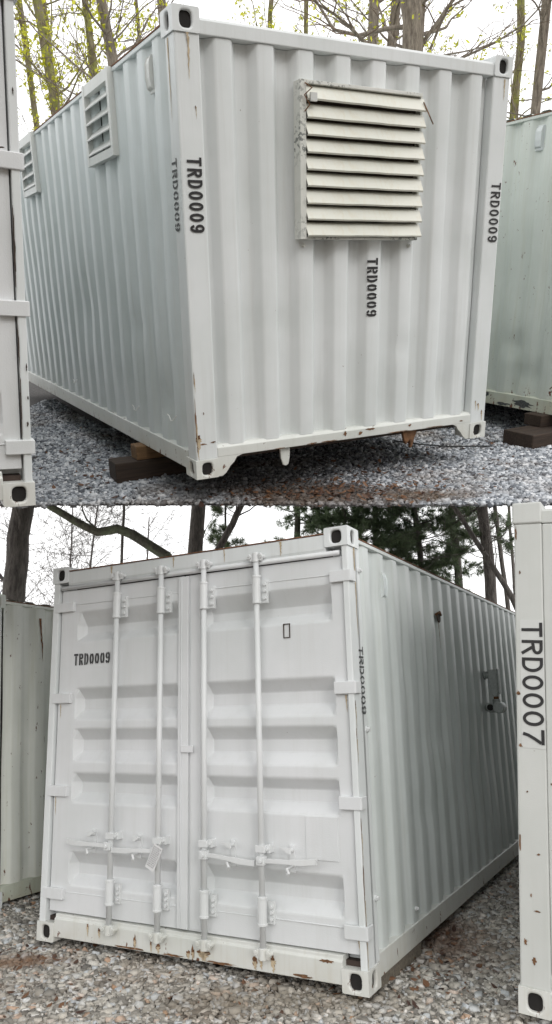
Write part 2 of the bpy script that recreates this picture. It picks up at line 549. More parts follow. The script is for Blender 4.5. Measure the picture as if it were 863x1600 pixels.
def casting_mesh(hx=True, hy=True):
    """local box 0..CX,0..CY,0..CZ ; aperture in the x=0 face (hx) and in the y=0 face (hy)"""
    mb = MB()
    def plate(P, w, h, hole, nrm, big):
        if not hole:
            mb.add([P(0, 0, 0), P(w, 0, 0), P(w, h, 0), P(0, h, 0)], [(0, 1, 2, 3)])
            return
        n = 24
        rx, ry = (0.030, 0.042) if not big else (0.036, 0.041)
        cx, cy = w * .5, h * .5
        out, inn, dp = [], [], []
        for k in range(n):
            a = 2 * math.pi * (k + .5) / n
            c, s_ = math.cos(a), math.sin(a)
            t = min((w / 2) / max(abs(c), 1e-6), (h / 2) / max(abs(s_), 1e-6))
            out.append((cx + c * t, cy + s_ * t))
            e = 0.65
            inn.append((cx + rx * math.copysign(abs(c) ** e, c), cy + ry * math.copysign(abs(s_) ** e, s_)))
        vs = [P(p[0], p[1], 0) for p in out] + [P(p[0], p[1], 0) for p in inn] + [P(p[0], p[1], 0.028) for p in inn]
        fs = []
        for k in range(n):
            j = (k + 1) % n
            fs.append((k, j, n + j, n + k))
            fs.append((n + k, n + j, 2 * n + j, 2 * n + k))
        mb.add(vs, fs)
        # corner fill
        cs = [(0, 0), (w, 0), (w, h), (0, h)]
        for c in cs:
            ks = sorted(range(n), key=lambda k: (out[k][0] - c[0]) ** 2 + (out[k][1] - c[1]) ** 2)[:2]
            mb.add([P(c[0], c[1], 0), P(*out[ks[0]], 0), P(*out[ks[1]], 0)], [(0, 1, 2)])
    plate(lambda a, b, d: (d, CY - a, b), CY, CZ, hx, None, False)
    plate(lambda a, b, d: (a, d, b), CX, CZ, hy, None, True)
    for P in (lambda a, b: (CX, a, b), ):
        mb.add([(CX, 0, 0), (CX, CY, 0), (CX, CY, CZ), (CX, 0, CZ)], [(0, 1, 2, 3)])
    mb.add([(0, CY, 0), (CX, CY, 0), (CX, CY, CZ), (0, CY, CZ)], [(3, 2, 1, 0)])
    mb.add([(0, 0, 0), (CX, 0, 0), (CX, CY, 0), (0, CY, 0)], [(3, 2, 1, 0)])
    mb.add([(0, 0, CZ), (CX, 0, CZ), (CX, CY, CZ), (0, CY, CZ)], [(0, 1, 2, 3)])
    return mb


def merge(me, d=0.0004):
    import bmesh
    bm = bmesh.new()
    bm.from_mesh(me)
    bmesh.ops.remove_doubles(bm, verts=bm.verts, dist=d)
    bmesh.ops.recalc_face_normals(bm, faces=bm.faces)
    bm.to_mesh(me)
    bm.free()


def castings(t, mat_top, mat_low, plugged=(), LEN=LEN):
    shared = {}
    for (ix, iy, iz) in [(a, b, c) for a in (0, 1) for b in (0, 1) for c in (0, 1)]:
        pl = (ix, iy, iz) in plugged
        key = (mat_low if iz == 0 else mat_top).name + str(pl)
        if key not in shared:
            me = casting_mesh(not pl, not pl).mesh('corner_casting')
            merge(me)
            me.materials.append(mat_low if iz == 0 else mat_top)
            shared[key] = me
        o = link('corner_casting', shared[key], t)
        sx, sy, sz = (-1 if ix else 1), (-1 if iy else 1), (-1 if iz else 1)
        p = 0.008
        o.matrix_basis = Matrix.Translation(((W + p if ix else -p), (LEN + p if iy else -p), (H + 0.004 if iz else 0))) @ Matrix.Diagonal((sx, sy, sz, 1))
        b = o.modifiers.new('bevel', 'BEVEL')
        b.width = 0.011
        b.segments = 3
        b.limit_method = 'ANGLE'
        b.angle_limit = R(50)
        # near-black block that paints in the shade of the hollow
        mb = MB()
        mb.box(0.02, CX - 0.02, 0.02, CY - 0.02, 0.012, CZ - 0.012)
        h = obj('casting_shade_core', mb, M_DARK, o)


def corr_profile(l0, l1, period, outer, slope, depth, base):
    """(along, depth) points of a trapezoid corrugation; starts and ends in a recess"""
    n = max(1, round((l1 - l0) / period))
    period = (l1 - l0) / n
    inner = period - outer - 2 * slope
    pts = [(l0, base + depth)]
    def corner(p, a, b, r=0.012):
        pa = Vector((a[0] - p[0], a[1] - p[1])).normalized() * r
        pb = Vector((b[0] - p[0], b[1] - p[1])).normalized() * r
        q = Vector(p)
        return [tuple(q + pa), tuple(q + pa * .3 + pb * .3), tuple(q + pb)]
    raw = [(l0, base + depth)]
    for i in range(n):
        s = l0 + i * period
        raw += [(s + inner / 2, base + depth), (s + inner / 2 + slope, base), (s + inner / 2 + slope + outer, base), (s + inner / 2 + 2 * slope + outer, base + depth)]
    raw.append((l1, base + depth))
    out = [raw[0]]
    for i in range(1, len(raw) - 1):
        out += corner(raw[i], raw[i - 1], raw[i + 1])
    out.append(raw[-1])
    return out


def corrugated(name, prof, z0, z1, mapf, mat, t, dents=(), seed=1, nz=34, wav=0.0022, tex=None):
    """mapf(along, depth, z)->local point.  dents: (along, z, radius_along, radius_z, depth)"""
    rg = random.Random(seed)
    ph = [(rg.uniform(0.8, 3.0), rg.uniform(1.0, 4.0), rg.uniform(0, 6.28), rg.uniform(0, 6.28)) for _ in range(5)]
    # per-ridge unevenness
    mb = MB()
    vs = []
    for j in range(nz + 1):
        z = z0 + (z1 - z0) * j / nz
        env = min(1, 5 * j / nz, 5 * (nz - j) / nz)
        for (a, d) in prof:
            dd = d
            for (ka, kz, p1, p2) in ph:
                dd += env * wav * 0.5 * math.sin(ka * a * 2 + p1) * math.sin(kz * z * 2 + p2)
            for (da, dz, ra, rz, dep) in dents:
                q = ((a - da) / ra) ** 2 + ((z - dz) / rz) ** 2
                if q < 9:
                    dd += dep * math.exp(-q)
            vs.append(mapf(a, dd, z))
    n = len(prof)
    fs = [(j * n + i, j * n + i + 1, (j + 1) * n + i + 1, (j + 1) * n + i) for j in range(nz) for i in range(n - 1)]
    mb.add(vs, fs)
    o = obj(name, mb, mat, t, smooth=True)
    return o


def shell(t, end='corrugated', m=None, LEN=LEN, roof=True, side_period=0.274, dents_l=(), dents_r=(), dents_e=(), seed=3, top_mat=None, end_x=(0.160, 2.285), end_mat=None):
    """the parts every box in the yards has: sides, far end, roof, posts, rails, castings"""
    ms, mr = m['side'], m['rail']
    sp = corr_profile(0.190, LEN - 0.190, side_period, 0.100, 0.055, 0.030, 0.012)
    zt, zb = H - 0.072, 0.155
    corrugated('side_panel', sp, zb, zt, lambda a, d, z: (d, a, z), ms, t, dents_l, seed)
    corrugated('side_panel', sp, zb, zt, lambda a, d, z: (W - d, a, z), ms, t, dents_r, seed + 1)
    ep = corr_profile(end_x[0], end_x[1], 0.2635, 0.104, 0.042, 0.060, 0.012)
    if end == 'corrugated':
        corrugated('end_panel', ep, 0.2, H - 0.12, lambda a, d, z: (a, d, z), end_mat or ms, t, dents_e, seed + 2)
    corrugated('far_end_panel', ep, 0.2, H - 0.12, lambda a, d, z: (a, LEN - d, z), ms, t, (), seed + 3, nz=8)
    mb = MB()
    rp = corr_profile(0.2, LEN - 0.2, 0.21, 0.09, 0.02, 0.018, 0.012)
    for j in (0, 1):
        mb.v += [((0.06 if j == 0 else W - 0.06), a, H - d) for a, d in rp]
    n = len(rp)
    mb.f = [(i, i + 1, n + i + 1, n + i) for i in range(n - 1)]
    obj('roof', mb, ms, t)
    mb = MB()
    mb.box(0.05, W - 0.05, 0.05, LEN - 0.05, 0.10, 0.15)
    for k in range(int((LEN - .5) / .41)):
        y = 0.35 + k * 0.41
        mb.box(0.06, W - 0.06, y, y + 0.05, 0.035, 0.0995)
    obj('floor_frame', mb, M_UNDER, t)
    for x in (0, 1):
        for y in (0, 1):
            mb = MB()
            x0, x1 = (0.0, 0.150) if x == 0 else (W - 0.150, W)
            y0, y1 = (0.0, 0.140) if y == 0 else (LEN - 0.140, LEN)
            mb.box(x0, x1, y0, y1, CZ - 0.004, H - CZ + 0.006)
            obj('corner_post', mb, m['post'], t, bevel=0.010)
    for x in (0, 1):
        x0, x1 = (0.004, 0.062) if x == 0 else (W - 0.062, W - 0.004)
        mb = MB()
        mb.box(x0, x1, CY - 0.01, LEN - CY + 0.01, H - 0.076, H - 0.048)
        obj('top_side_rail', mb, ms, t, bevel=0.006)
        mb = MB()
        mb.box(x0 - (0.002 if x == 0 else -0.05), x1 - (0.05 if x == 0 else -0.002), CY + 0.01, LEN - CY - 0.01, H - 0.0478, H - 0.041)
        obj('roof_edge_strip', mb, top_mat or M_TOPRUST, t)
        mb = MB()
        if x == 0:
            poly = [(0.004, 0.036), (0.004, 0.158), (0.060, 0.172), (0.060, 0.036)]
        else:
            poly = [(W - 0.004, 0.036), (W - 0.004, 0.158), (W - 0.060, 0.172), (W - 0.060, 0.036)]
        mb.prism(poly, 1, CY - 0.01, LEN - CY + 0.01)
        obj('bottom_side_rail', mb, mr, t, bevel=0.004)
    mb = MB()
    mb.box(0.15, W - 0.15, LEN - 0.07, LEN - 0.004, 0.03, 0.2)
    obj('far_end_rail', mb, mr, t)
    mb = MB()
    mb.box(0.15, W - 0.15, LEN - 0.07, LEN - 0.004, H - 0.12, H - 0.03)
    obj('far_end_rail', mb, mr, t)


def front_rails(t, m, sill_mat=None):
    """header and sill of a blank end"""
    mb = MB()
    poly = [(0.002, H - 0.118), (0.002, H - 0.052), (0.012, H - 0.036), (0.075, H - 0.036), (0.075, H - 0.118)]
    mb.prism(poly, 0, 0.148, W - 0.148)
    obj('top_end_rail', mb, m['post'], t, bevel=0.005)
    mb = MB()
    poly = [(0.000, 0.128), (0.000, 0.188), (0.022, 0.206), (0.075, 0.206), (0.075, 0.128)]
    mb.prism(poly, 0, 0.148, W - 0.148)
    obj('bottom_end_rail', mb, sill_mat or m['rail'], t, bevel=0.004)
    for s in (0, 1):
        mb = MB()
        pts = [(0.145, 0.127), (0.315, 0.127), (0.285, 0.118), (0.262, 0.085), (0.235, 0.062), (0.205, 0.022), (0.178, 0.003), (0.145, 0.003)]
        if s:
            pts = [(W - a, b) for a, b in pts]
        n = len(pts)
        mb.add([(a, 0.002, b) for a, b in pts] + [(a, 0.020, b) for a, b in pts],
               [tuple(range(n)), tuple(range(2 * n - 1, n - 1, -1))] + [(i, (i + 1) % n, n + (i + 1) % n, n + i) for i in range(n)])
        obj('corner_gusset', mb, sill_mat or m['rail'], t, bevel=0.002)


def vent_box(t, y, _, z, right=True, mat=None):
    """small moulded air vent on the side panel"""
    mb = MB()
    s = 1 if right else -1
    px = (W if right else 0.0)
    prof = [(0.0, z - 0.085), (0.022, z - 0.07), (0.028, z - 0.02), (0.028, z + 0.05), (0.016, z + 0.085), (0.0, z + 0.09)]
    n = len(prof)
    vs = []
    for yy in (y - 0.035, y + 0.035):
        vs += [(px + s * (d - 0.028), yy, zz) for d, zz in prof]
    mb.add(vs, [tuple(range(n)), tuple(range(2 * n - 1, n - 1, -1))] + [(i, (i + 1) % n, n + (i + 1) % n, n + i) for i in range(n)])
    mb.box(min(px - s * .034, px - s * .022), max(px - s * .034, px - s * .022), y - 0.046, y + 0.046, z - 0.10, z + 0.10)
    obj('air_vent', mb, mat, t, bevel=0.006)


def bolt(t, p, axis, mat, r=0.014):
    mb = MB()
    p = Vector(p)
    a = Vector(axis)
    mb.tube([p, p + a * 0.010], r * 1.5, 10)
    mb.tube([p + a * 0.0101, p + a * 0.024], r, 6)
    obj('bolt', mb, mat, t)


def rust_streak(t, pts, wdt, nrm, mat=None, name='rust_streak'):
    """narrow wavering stain film running down a face; pts: top and bottom centre points"""
    a, b = Vector(pts[0]), Vector(pts[1])
    nrm = Vector(nrm)
    side = (b - a).cross(nrm).normalized()
    n = 14
    rg = random.Random(int(abs(a.x * 1000 + a.z * 313)))
    mb = MB()
    vs = []
    for i in range(n + 1):
        f = i / n
        w_ = wdt * (1 - f) ** 0.7 * rg.uniform(0.55, 1.1) * 0.5
        c = a.lerp(b, f) + side * rg.uniform(-.15, .15) * wdt + nrm * 0.0016
        vs += [tuple(c + side * w_), tuple(c - side * w_)]
    mb.add(vs, [(2 * i, 2 * i + 1, 2 * i + 3, 2 * i + 2) for i in range(n)])
    obj(name, mb, mat or M_RUSTRUN, t)


def rust_patch(t, c, ru, rv, u, v, nrm, seed, mat=None):
    """ragged bare-rust patch where paint has gone"""
    rg = random.Random(seed)
    c, u, v, nrm = Vector(c), Vector(u), Vector(v), Vector(nrm)
    n = 18
    mb = MB()
    vs = [tuple(c + nrm * 0.0018)]
    for k in range(n):
        a = 2 * math.pi * k / n
        q = rg.uniform(0.45, 1.1)
        vs.append(tuple(c + u * math.cos(a) * ru * q + v * math.sin(a) * rv * q + nrm * 0.0018))
    mb.add(vs, [(0, 1 + k, 1 + (k + 1) % n) for k in range(n)])
    obj('rust_patch', mb, mat or M_RUST, t)


SET_WHITE = dict(side=M_WHITE_SIDE, rail=M_WHITE_RAIL, post=M_WHITE)
SET_GREEN = dict(side=M_GREEN, rail=M_GREEN_RAIL, post=M_GREEN)
SET_PALE = dict(side=painted('pale_green_white_paint', (0.85, 0.86, 0.81), grime_amt=0.35, chips=0.70, grime=(0.55, 0.56, 0.38), low_rust=0.4, low_z=0.35), rail=M_GREEN_RAIL,
                post=painted('pale_post_paint', (0.78, 0.81, 0.76), grime_amt=0.3, chips=0.70))
SET_LR = dict(side=painted('weathered_side_paint', (0.675, 0.71, 0.70), grime_amt=0.28, chips=0.735, grime=(0.44, 0.44, 0.37)), rail=M_SILL, post=painted('speckled_white_paint', (0.60, 0.61, 0.585), grime_amt=0.15, chips=0.69))


# ------------------------------------------------------------------ ground of both yards
def ground(name, M, x0, x1, y0a, y0b, y1, mat, thick, slope_back, bx0, bx1):
    """sheet with real thickness; near edge from (x0,y0a) to (x1,y0b), its face cut back underneath"""
    mb = MB()
    top = [(x0, y0a, 0), (x1, y0b, 0), (bx1, y1, 0), (bx0, y1, 0)]
    low = [(x0, y0a + slope_back, -thick), (x1, y0b + slope_back, -thick), (bx1, y1, -thick), (bx0, y1, -thick)]
    mb.add(top + low, [(0, 1, 2, 3), (7, 6, 5, 4), (0, 4, 5, 1), (1, 5, 6, 2), (2, 6, 7, 3), (3, 7, 4, 0)])
    o = obj(name, mb, mat, None, M)
    o['kind'] = 'structure'
    return o


def edge_y(x):                                 # near edge line of the upper yard
    return 4.757 - 0.0562 * x


mb = MB()
mb.add([(-400, -300, 0), (400, -300, 0), (400, 700, 0), (-400, 700, 0)], [(0, 1, 2, 3)])
o = obj('ground', mb, M_DIRT_L)
o['kind'] = 'structure'
ground('upper_ground', UPPER, -3.7, 4.4, edge_y(-3.7), edge_y(4.4), 17.5, M_DIRT_U, 0.05, 0.35, -6.8, 7.4)


def inside(x, y, ox, oy, yaw, x0, x1, y0, y1):
    c, q = math.cos(R(yaw)), math.sin(R(yaw))
    u, v = (x - ox) * c + (y - oy) * q, -(x - ox) * q + (y - oy) * c
    return (u > x0) & (u < x1) & (v > y0) & (v < y1)


def gravel(name, M, regions, mat, seed, mean_r, keep, label):
    """regions: (x0,x1,y0,y1,per_m2). Every stone is its own small irregular broken block."""
    rs = np.random.RandomState(seed)
    P = []
    for (x0, x1, y0, y1, dens) in regions:
        n = int((x1 - x0) * (y1 - y0) * dens)
        P.append(np.stack([rs.uniform(x0, x1, n), rs.uniform(y0, y1, n)], 1))
    P = np.concatenate(P)
    P = P[keep(P[:, 0], P[:, 1])]
    n = len(P)
    V = np.array([(x, y, z) for x in (-1, 1) for y in (-1, 1) for z in (-1, 1)], float) * 0.72
    F = np.array([(0, 1, 3), (0, 3, 2), (4, 6, 7), (4, 7, 5), (0, 4, 5), (0, 5, 1), (2, 3, 7), (2, 7, 6), (0, 2, 6), (0, 6, 4), (1, 5, 7), (1, 7, 3)])
    nv, nf = len(V), len(F)
    jit = V[None] * (1 + rs.uniform(-.48, .42, (n, nv, 3)))
    sc = mean_r * np.clip(np.exp(rs.normal(0, .36, (n, 1, 1))), .4, 2.1) * np.stack([rs.uniform(.85, 1.45, n), rs.uniform(.65, 1.05, n), rs.uniform(.5, .85, n)], 1)[:, None, :]
    X = jit * sc
    a = rs.uniform(-1.1, 1.1, n)
    b = rs.uniform(0, 6.283, n)
    ca, sa, cb, sb = np.cos(a)[:, None], np.sin(a)[:, None], np.cos(b)[:, None], np.sin(b)[:, None]
    x, y, z = X[..., 0], X[..., 1], X[..., 2]
    y, z = y * ca - z * sa, y * sa + z * ca
    x, y = x * cb - y * sb, x * sb + y * cb
    hump = 0.012 * np.sin(P[:, 0] * 2.3) * np.sin(P[:, 1] * 1.9 + 1)
    zc = rs.uniform(-.3, 1.1, n) * mean_r + hump
    X = np.stack([x + P[:, 0:1], y + P[:, 1:2], z + zc[:, None]], -1).reshape(-1, 3)
    FF = (F[None] + (np.arange(n) * nv)[:, None, None]).reshape(-1)
    me = bpy.data.meshes.new(name)
    me.vertices.add(len(X))
    me.vertices.foreach_set('co', X.astype(np.float32).ravel())
    me.loops.add(len(FF))
    me.loops.foreach_set('vertex_index', FF.astype(np.int32))
    me.polygons.add(n * nf)
    me.polygons.foreach_set('loop_start', np.arange(0, len(FF), 3, dtype=np.int32))
    me.update(calc_edges=True)
    at = me.attributes.new('tint', 'FLOAT', 'POINT')
    at.data.foreach_set('value', np.repeat(rs.uniform(0, 1, n), nv).astype(np.float32))
    me.materials.append(mat)
    o = link(name, me, None, M)
    o['kind'] = 'stuff'
    o['label'] = label
    print('stones', name, n)
    return o


gravel('gravel', LOWER, [(-2.6, 1.7, 3.95, 5.9, 4200), (-3.4, -1.4, 5.9, 8.2, 3200), (0.6, 3.2, 5.9, 8.2, 3400), (1.6, 5.0, 8.2, 11.5, 1800)], M_STONE_L, 11, 0.0150,
       lambda x, y: ~inside(x, y, 0.457, 4.394, -29.05, -2.1, -.4, .6, 6) & ~inside(x, y, 1.175, 4.10, -29.05, .2, 2.4, .2, 6),
       'loose tan and grey crushed stone covering the lower yard')
gravel('gravel', UPPER, [(-2.1, 3.2, 4.55, 6.3, 5200), (-3.0, 3.6, 6.3, 9.5, 2600)], M_STONE_U, 23, 0.0128,
       lambda x, y: (y > 4.757 - 0.0562 * x + 0.012) & ~inside(x, y, -0.524, 4.572, 28.65, .3, 2.2, 3.2, 6),
       'loose blue grey crushed stone covering the upper yard')


def litter(name, M, spots, seed, label):
    rg = random.Random(seed)
    mb = MB()
    for (x, y, sx, sy, n) in spots:
        for _ in range(n):
            px, py = rg.gauss(x, sx), rg.gauss(y, sy)
            s_ = rg.uniform(0.010, 0.032) * rg.uniform(.7, 1.1)
            a = rg.uniform(0, 6.28)
            z = rg.uniform(0.016, 0.034)
            tl = Vector((rg.uniform(-.5, .5), rg.uniform(-.5, .5), 1)).normalized()
            q = tl.to_track_quat('Z', 'Y') @ Matrix.Rotation(a, 3, 'Z').to_quaternion()
            pts = [(-1, 0, .15), (-.4, .5, 0), (.3, .55, .12), (1.1, 0, .3), (.3, -.5, .1), (-.4, -.45, 0)]
            vs = [tuple(Vector((px, py, z)) + q @ (Vector(p) * s_)) for p in pts]
            mb.add(vs, [(0, 1, 2, 3), (0, 3, 4, 5)], rg.random())
    o = obj(name, mb, M_LEAF, None, M)
    o['kind'] = 'stuff'
    o['label'] = label
    return o


litter('fallen_leaves', LOWER, [(-1.6, 5.3, .35, .12, 90), (1.0, 5.6, .16, .5, 110), (1.3, 7.0, .3, .6, 80), (0.0, 4.6, 1.0, .25, 90), (-1.7, 4.7, .4, .2, 26), (0.75, 4.7, .12, .2, 16)], 5,
       'brown dead leaves scattered over the lower gravel')
litter('fallen_leaves', UPPER, [(-1.5, 5.6, .25, .4, 60), (1.3, 6.3, .45, .35, 44), (0.25, 5.0, .5, .14, 420), (0.7, 5.5, .5, .25, 120), (2.0, 6.2, .3, .4, 24), (-1.9, 6.8, .3, .5, 40)], 6,
       'dark red brown dead leaves scattered over the upper gravel')


# ------------------------------------------------------------------ upper yard: the box with the louvred end
M_A = UPPER @ T(-0.524, 4.572, 0.24, 28.65)
A = thing('shipping_container', 'white shipping container with a big cream louvre in its blank end wall', 'shipping container', M_A, 'shipping containers in the yard')
shell(A, m=SET_WHITE, end_mat=M_WHITE,
      dents_l=[(0.55, 0.42, .10, .16, .03), (0.20, 0.30, .06, .10, .03), (1.05, 0.9, .16, .10, .018), (2.4, 1.0, .3, .25, .02), (0.5, 1.55, .09, .2, .012)],
      dents_e=[(0.44, 1.7, .05, .12, .008), (2.15, 1.3, .06, .2, .010), (0.95, 0.4, .07, .08, .012), (1.9, 1.9, .08, .2, .007), (1.60, 0.72, .05, .06, .022), (1.62, 0.62, .03, .10, -.012), (0.66, 0.95, .05, .05, .014), (2.02, 0.42, .06, .10, .016), (1.2, 0.55, .05, .12, .008)], seed=12)
castings(A, M_WHITE, M_WHITE_RAIL)
front_rails(A, SET_WHITE)

lv = MB()                                       # louvre frame
LX0, LX1, LZ0, LZ1 = 0.745, 1.665, 1.440, 2.305
lv.box(LX0, LX0 + .042, -0.058, 0.02, LZ0, LZ1)
lv.box(LX1 - .018, LX1, -0.040, 0.02, LZ0, LZ1)
lv.box(LX0 + .0422, LX1 - .0182, -0.060, 0.02, LZ1 - .020, LZ1 - .001)
lv.box(LX0 + .0422, LX1 - .0182, -0.048, 0.02, LZ0, LZ0 + .014)
louvre = obj('louvre_vent', lv, M_PEEL, A, bevel=0.002)
mb = MB()
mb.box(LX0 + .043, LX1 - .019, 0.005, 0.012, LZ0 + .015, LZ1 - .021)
obj('vent_shade_sheet', mb, M_UNDER, louvre)  # dark sheet painting in the shade behind the slats
n_sl = 9
pitch = (LZ1 - LZ0 - 0.030) / n_sl
# bent sheet slat: upper flange, long face sloping out, small return lip
prof = [(-0.018, 0.004), (-0.040, -0.006), (-0.046, -0.016), (-0.076, -0.076), (-0.069, -0.085), (-0.065, -0.083), (-0.071, -0.075), (-0.042, -0.018), (-0.036, -0.010), (-0.016, 0.000)]
sl = MB()
nseg = 12
npf = len(prof)
for i in range(nseg + 1):
    x = LX0 + 0.043 + (LX1 + 0.006 - LX0 - 0.043) * i / nseg
    wv = 0.0016 * math.sin(i * 1.3) + 0.001 * math.sin(i * 2.9)
    sl.v += [(x, y + (wv * .5 if y < -0.06 else 0), z + (wv * .5 if y < -0.06 else 0)) for y, z in prof]
for i in range(nseg):
    for k in range(npf):
        sl.f.append((i * npf + k, i * npf + (k + 1) % npf, (i + 1) * npf + (k + 1) % npf, (i + 1) * npf + k))
sl.f += [tuple(range(npf)), tuple(nseg * npf + k for k in range(npf - 1, -1, -1))]
sl_me = sl.mesh('slat')
sl_me.materials.append(M_CREAM)
for k in range(n_sl):
    z = LZ1 - 0.024 - k * pitch
    o = link('slat', sl_me, louvre, Matrix.Translation((0, 0, z)) @ Matrix.Rotation(R(RNG.uniform(-.25, .25)), 4, 'Y') @ Matrix.Rotation(R(RNG.uniform(-1.5, 1.5)), 4, 'X'))
    # rotation about Y would swing the far end: keep it tiny and re-centre
    o.matrix_basis = Matrix.Translation((1.2, 0, z)) @ Matrix.Rotation(R(RNG.uniform(-.22, .22)), 4, 'Y') @ Matrix.Rotation(R(RNG.uniform(-1.6, 1.6)), 4, 'X') @ Matrix.Translation((-1.2, 0, 0))
mb = MB()
mb.tube([(LX0 + .03, -.062, 2.285), (LX0 + .055, -.10, 2.255), (LX0 + .02, -.075, 2.22), (LX0 + .05, -.085, 2.17), (LX0 + .03, -.062, 2.14)], 0.004, 5)
obj('tie_wire', mb, M_RUST, louvre)
mb = MB()
mb.tube([(LX1 - .01, -.06, 2.255), (LX1 + .012, -.10, 2.17), (LX1 + .05, -.09, 2.13)], 0.004, 5)
obj('tie_wire', mb, M_RUST, louvre)
mb = MB()
mb.box(LX0 + .055, LX0 + .098, -.091, -.075, 2.19, 2.235)
obj('paper_label', mb, M_STICK, louvre, Matrix.Translation((0, -.0, 0)))
for xx in (0.80, 1.63):
    bolt(louvre, (xx, 0.012, LZ0 - .035), (0, -1, 0), M_PEEL, 0.008)


def side_louvre(t, y0, y1, z0, z1, nsl):
    f = 0.048
    mb = MB()
    mb.box(-0.030, 0.02, y0, y0 + f, z0, z1)
    mb.box(-0.030, 0.02, y1 - f, y1, z0, z1)
    mb.box(-0.0275, 0.02, y0 + f + .0004, y1 - f - .0004, z0, z0 + f * 1.2)
    mb.box(-0.0275, 0.02, y0 + f + .0004, y1 - f - .0004, z1 - f * 1.5, z1)
    v = obj('side_vent', mb, M_VENT, t, bevel=0.002)
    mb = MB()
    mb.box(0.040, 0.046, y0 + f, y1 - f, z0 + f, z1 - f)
    obj('vent_shade_sheet', mb, M_DARK, v)  # near-black sheet stands in for the shadow inside the side vent
    me = None
    p = (z1 - z0 - 2.7 * f) / nsl
    for k in range(nsl):
        zt = z1 - f * 1.5 - 0.012 - k * p
        if me is None:
            mb = MB()
            mb.add([(0.032, y0 + f, 0.0), (-0.036, y0 + f, -0.075), (-0.033, y0 + f, -0.082), (0.036, y0 + f, -0.006),
                    (0.032, y1 - f, 0.0), (-0.036, y1 - f, -0.075), (-0.033, y1 - f, -0.082), (0.036, y1 - f, -0.006)],
                   [(0, 1, 2, 3), (7, 6, 5, 4), (0, 4, 5, 1), (1, 5, 6, 2), (2, 6, 7, 3), (3, 7, 4, 0)])
            me = mb.mesh('slat')
            me.materials.append(M_VENT)
        link('slat', me, v, Matrix.Translation((0, 0, zt)))
    return v


side_louvre(A, 1.12, 1.76, 2.02, 2.545, 4)
side_louvre(A, 3.60, 4.24, 2.03, 2.545, 4)
vent_box(A, 0.43, 0, 2.36, right=False, mat=M_VENT)
lettering(A, 'TRD0009', (0.036, -0.0042, 1.868), (0, 0, -1), (1, 0, 0), 0.395, 0.090, M_BLACK, st=0.16)
lettering(A, 'TRD0009', (W - 0.104, -0.0042, 1.822), (0, 0, -1), (1, 0, 0), 0.39, 0.088, M_BLACK, st=0.14)
lettering(A, 'TRD0009', (1.294, 0.0095, 1.330), (0, 0, -1), (1, 0, 0), 0.375, 0.088, M_BLACK, stencil=True, st=0.17)
lettering(A, 'TRD0009', (-0.0030, 0.130, 1.868), (0, 0, -1), (0, -1, 0), 0.385, 0.075, M_BLACKWORN, stencil=True, st=0.17)
rust_streak(A, ((0.075, -0.0082, 2.47), (0.08, -0.0005, 2.40)), 0.018, (0, -1, 0))
rust_streak(A, ((0.082, -0.001, 2.45), (0.075, -0.001, 2.25)), 0.016, (0, -1, 0))
rust_streak(A, ((-0.001, 0.09, 2.46), (-0.001, 0.085, 2.05)), 0.018, (-1, 0, 0))
rust_streak(A, ((W - 0.05, -0.001, 2.46), (W - 0.05, -0.001, 2.33)), 0.015, (0, -1, 0))
for i, (x, z, a, b) in enumerate([(0.008, .36, .006, .16), (0.02, .26, .022, .03), (0.012, .2, .008, .05), (0.05, 0.225, .03, .006), (0.12, 0.232, .02, .008), (0.105, 2.12, .004, .012), (0.062, .42, .004, .01), (0.01, .64, .004, .05),
                                 (2.36, .26, .010, .014), (2.33, .285, .006, .012), (2.40, .20, .008, .02)]):
    rust_patch(A, (x, -0.0005, z), a, b, (1, 0, 0), (0, 0, 1), (0, -1, 0), 40 + i)
    if b > .011:
        rust_streak(A, ((x + .003, -0.0012, z), (x + .004, -0.0012, z - b - RNG.uniform(.02, .07))), a * 1.6, (0, -1, 0))
for i, (x, z, a, b) in enumerate([(1.35, .180, .05, .010), (1.26, .162, .022, .014), (1.13, .172, .014, .022), (0.86, .135, .05, .006), (1.0, .134, .08, .005), (1.6, .133, .12, .005), (1.95, .133, .10, .004), (0.6, .131, .05, .004), (1.7, .17, .015, .01), (2.2, .15, .02, .006)]):
    rust_patch(A, (x, -0.0008, z), a, b, (1, 0, 0), (0, 0, 1), (0, -1, 0), 60 + i)
mb = MB()
mb.prism([(0.622, 0.128), (0.702, 0.128), (0.698, 0.05), (0.688, 0.005), (0.668, -0.004), (0.648, 0.002), (0.632, 0.05)], 1, 0.030, 0.050)
obj('stacking_lug', mb, M_WHITE_RAIL, A, bevel=0.004)
mb = MB()
mb.prism([(1.66, 0.128), (1.80, 0.128), (1.79, 0.09), (1.775, 0.06), (1.76, 0.0), (1.742, -0.012), (1.735, 0.05), (1.70, 0.02), (1.68, 0.06)], 1, 0.030, 0.058)
obj('stacking_lug', mb, M_RUST, A, bevel=0.004, label='rusty torn stacking lug')
for (y, z, sg) in ((1.10, .31, 1), (0.34, .35, 1), (2.9, .31, 1)):
    mb = MB()
    pts = [(-0.03 - 0.012 * math.sin(i * .9), y + 0.03 * i - 0.09 - (0.02 if i == 0 else 0), z - 0.012 * math.sin(i * .7) + (0.03 if i == 0 else 0)) for i in range(7)]
    mb.tube(pts, 0.0035, 5)
    obj('rope_end', mb, M_WIRE, A)

# ------------------------------------------------------------------ door end, shared by two boxes
DOOR_Y = 0.022


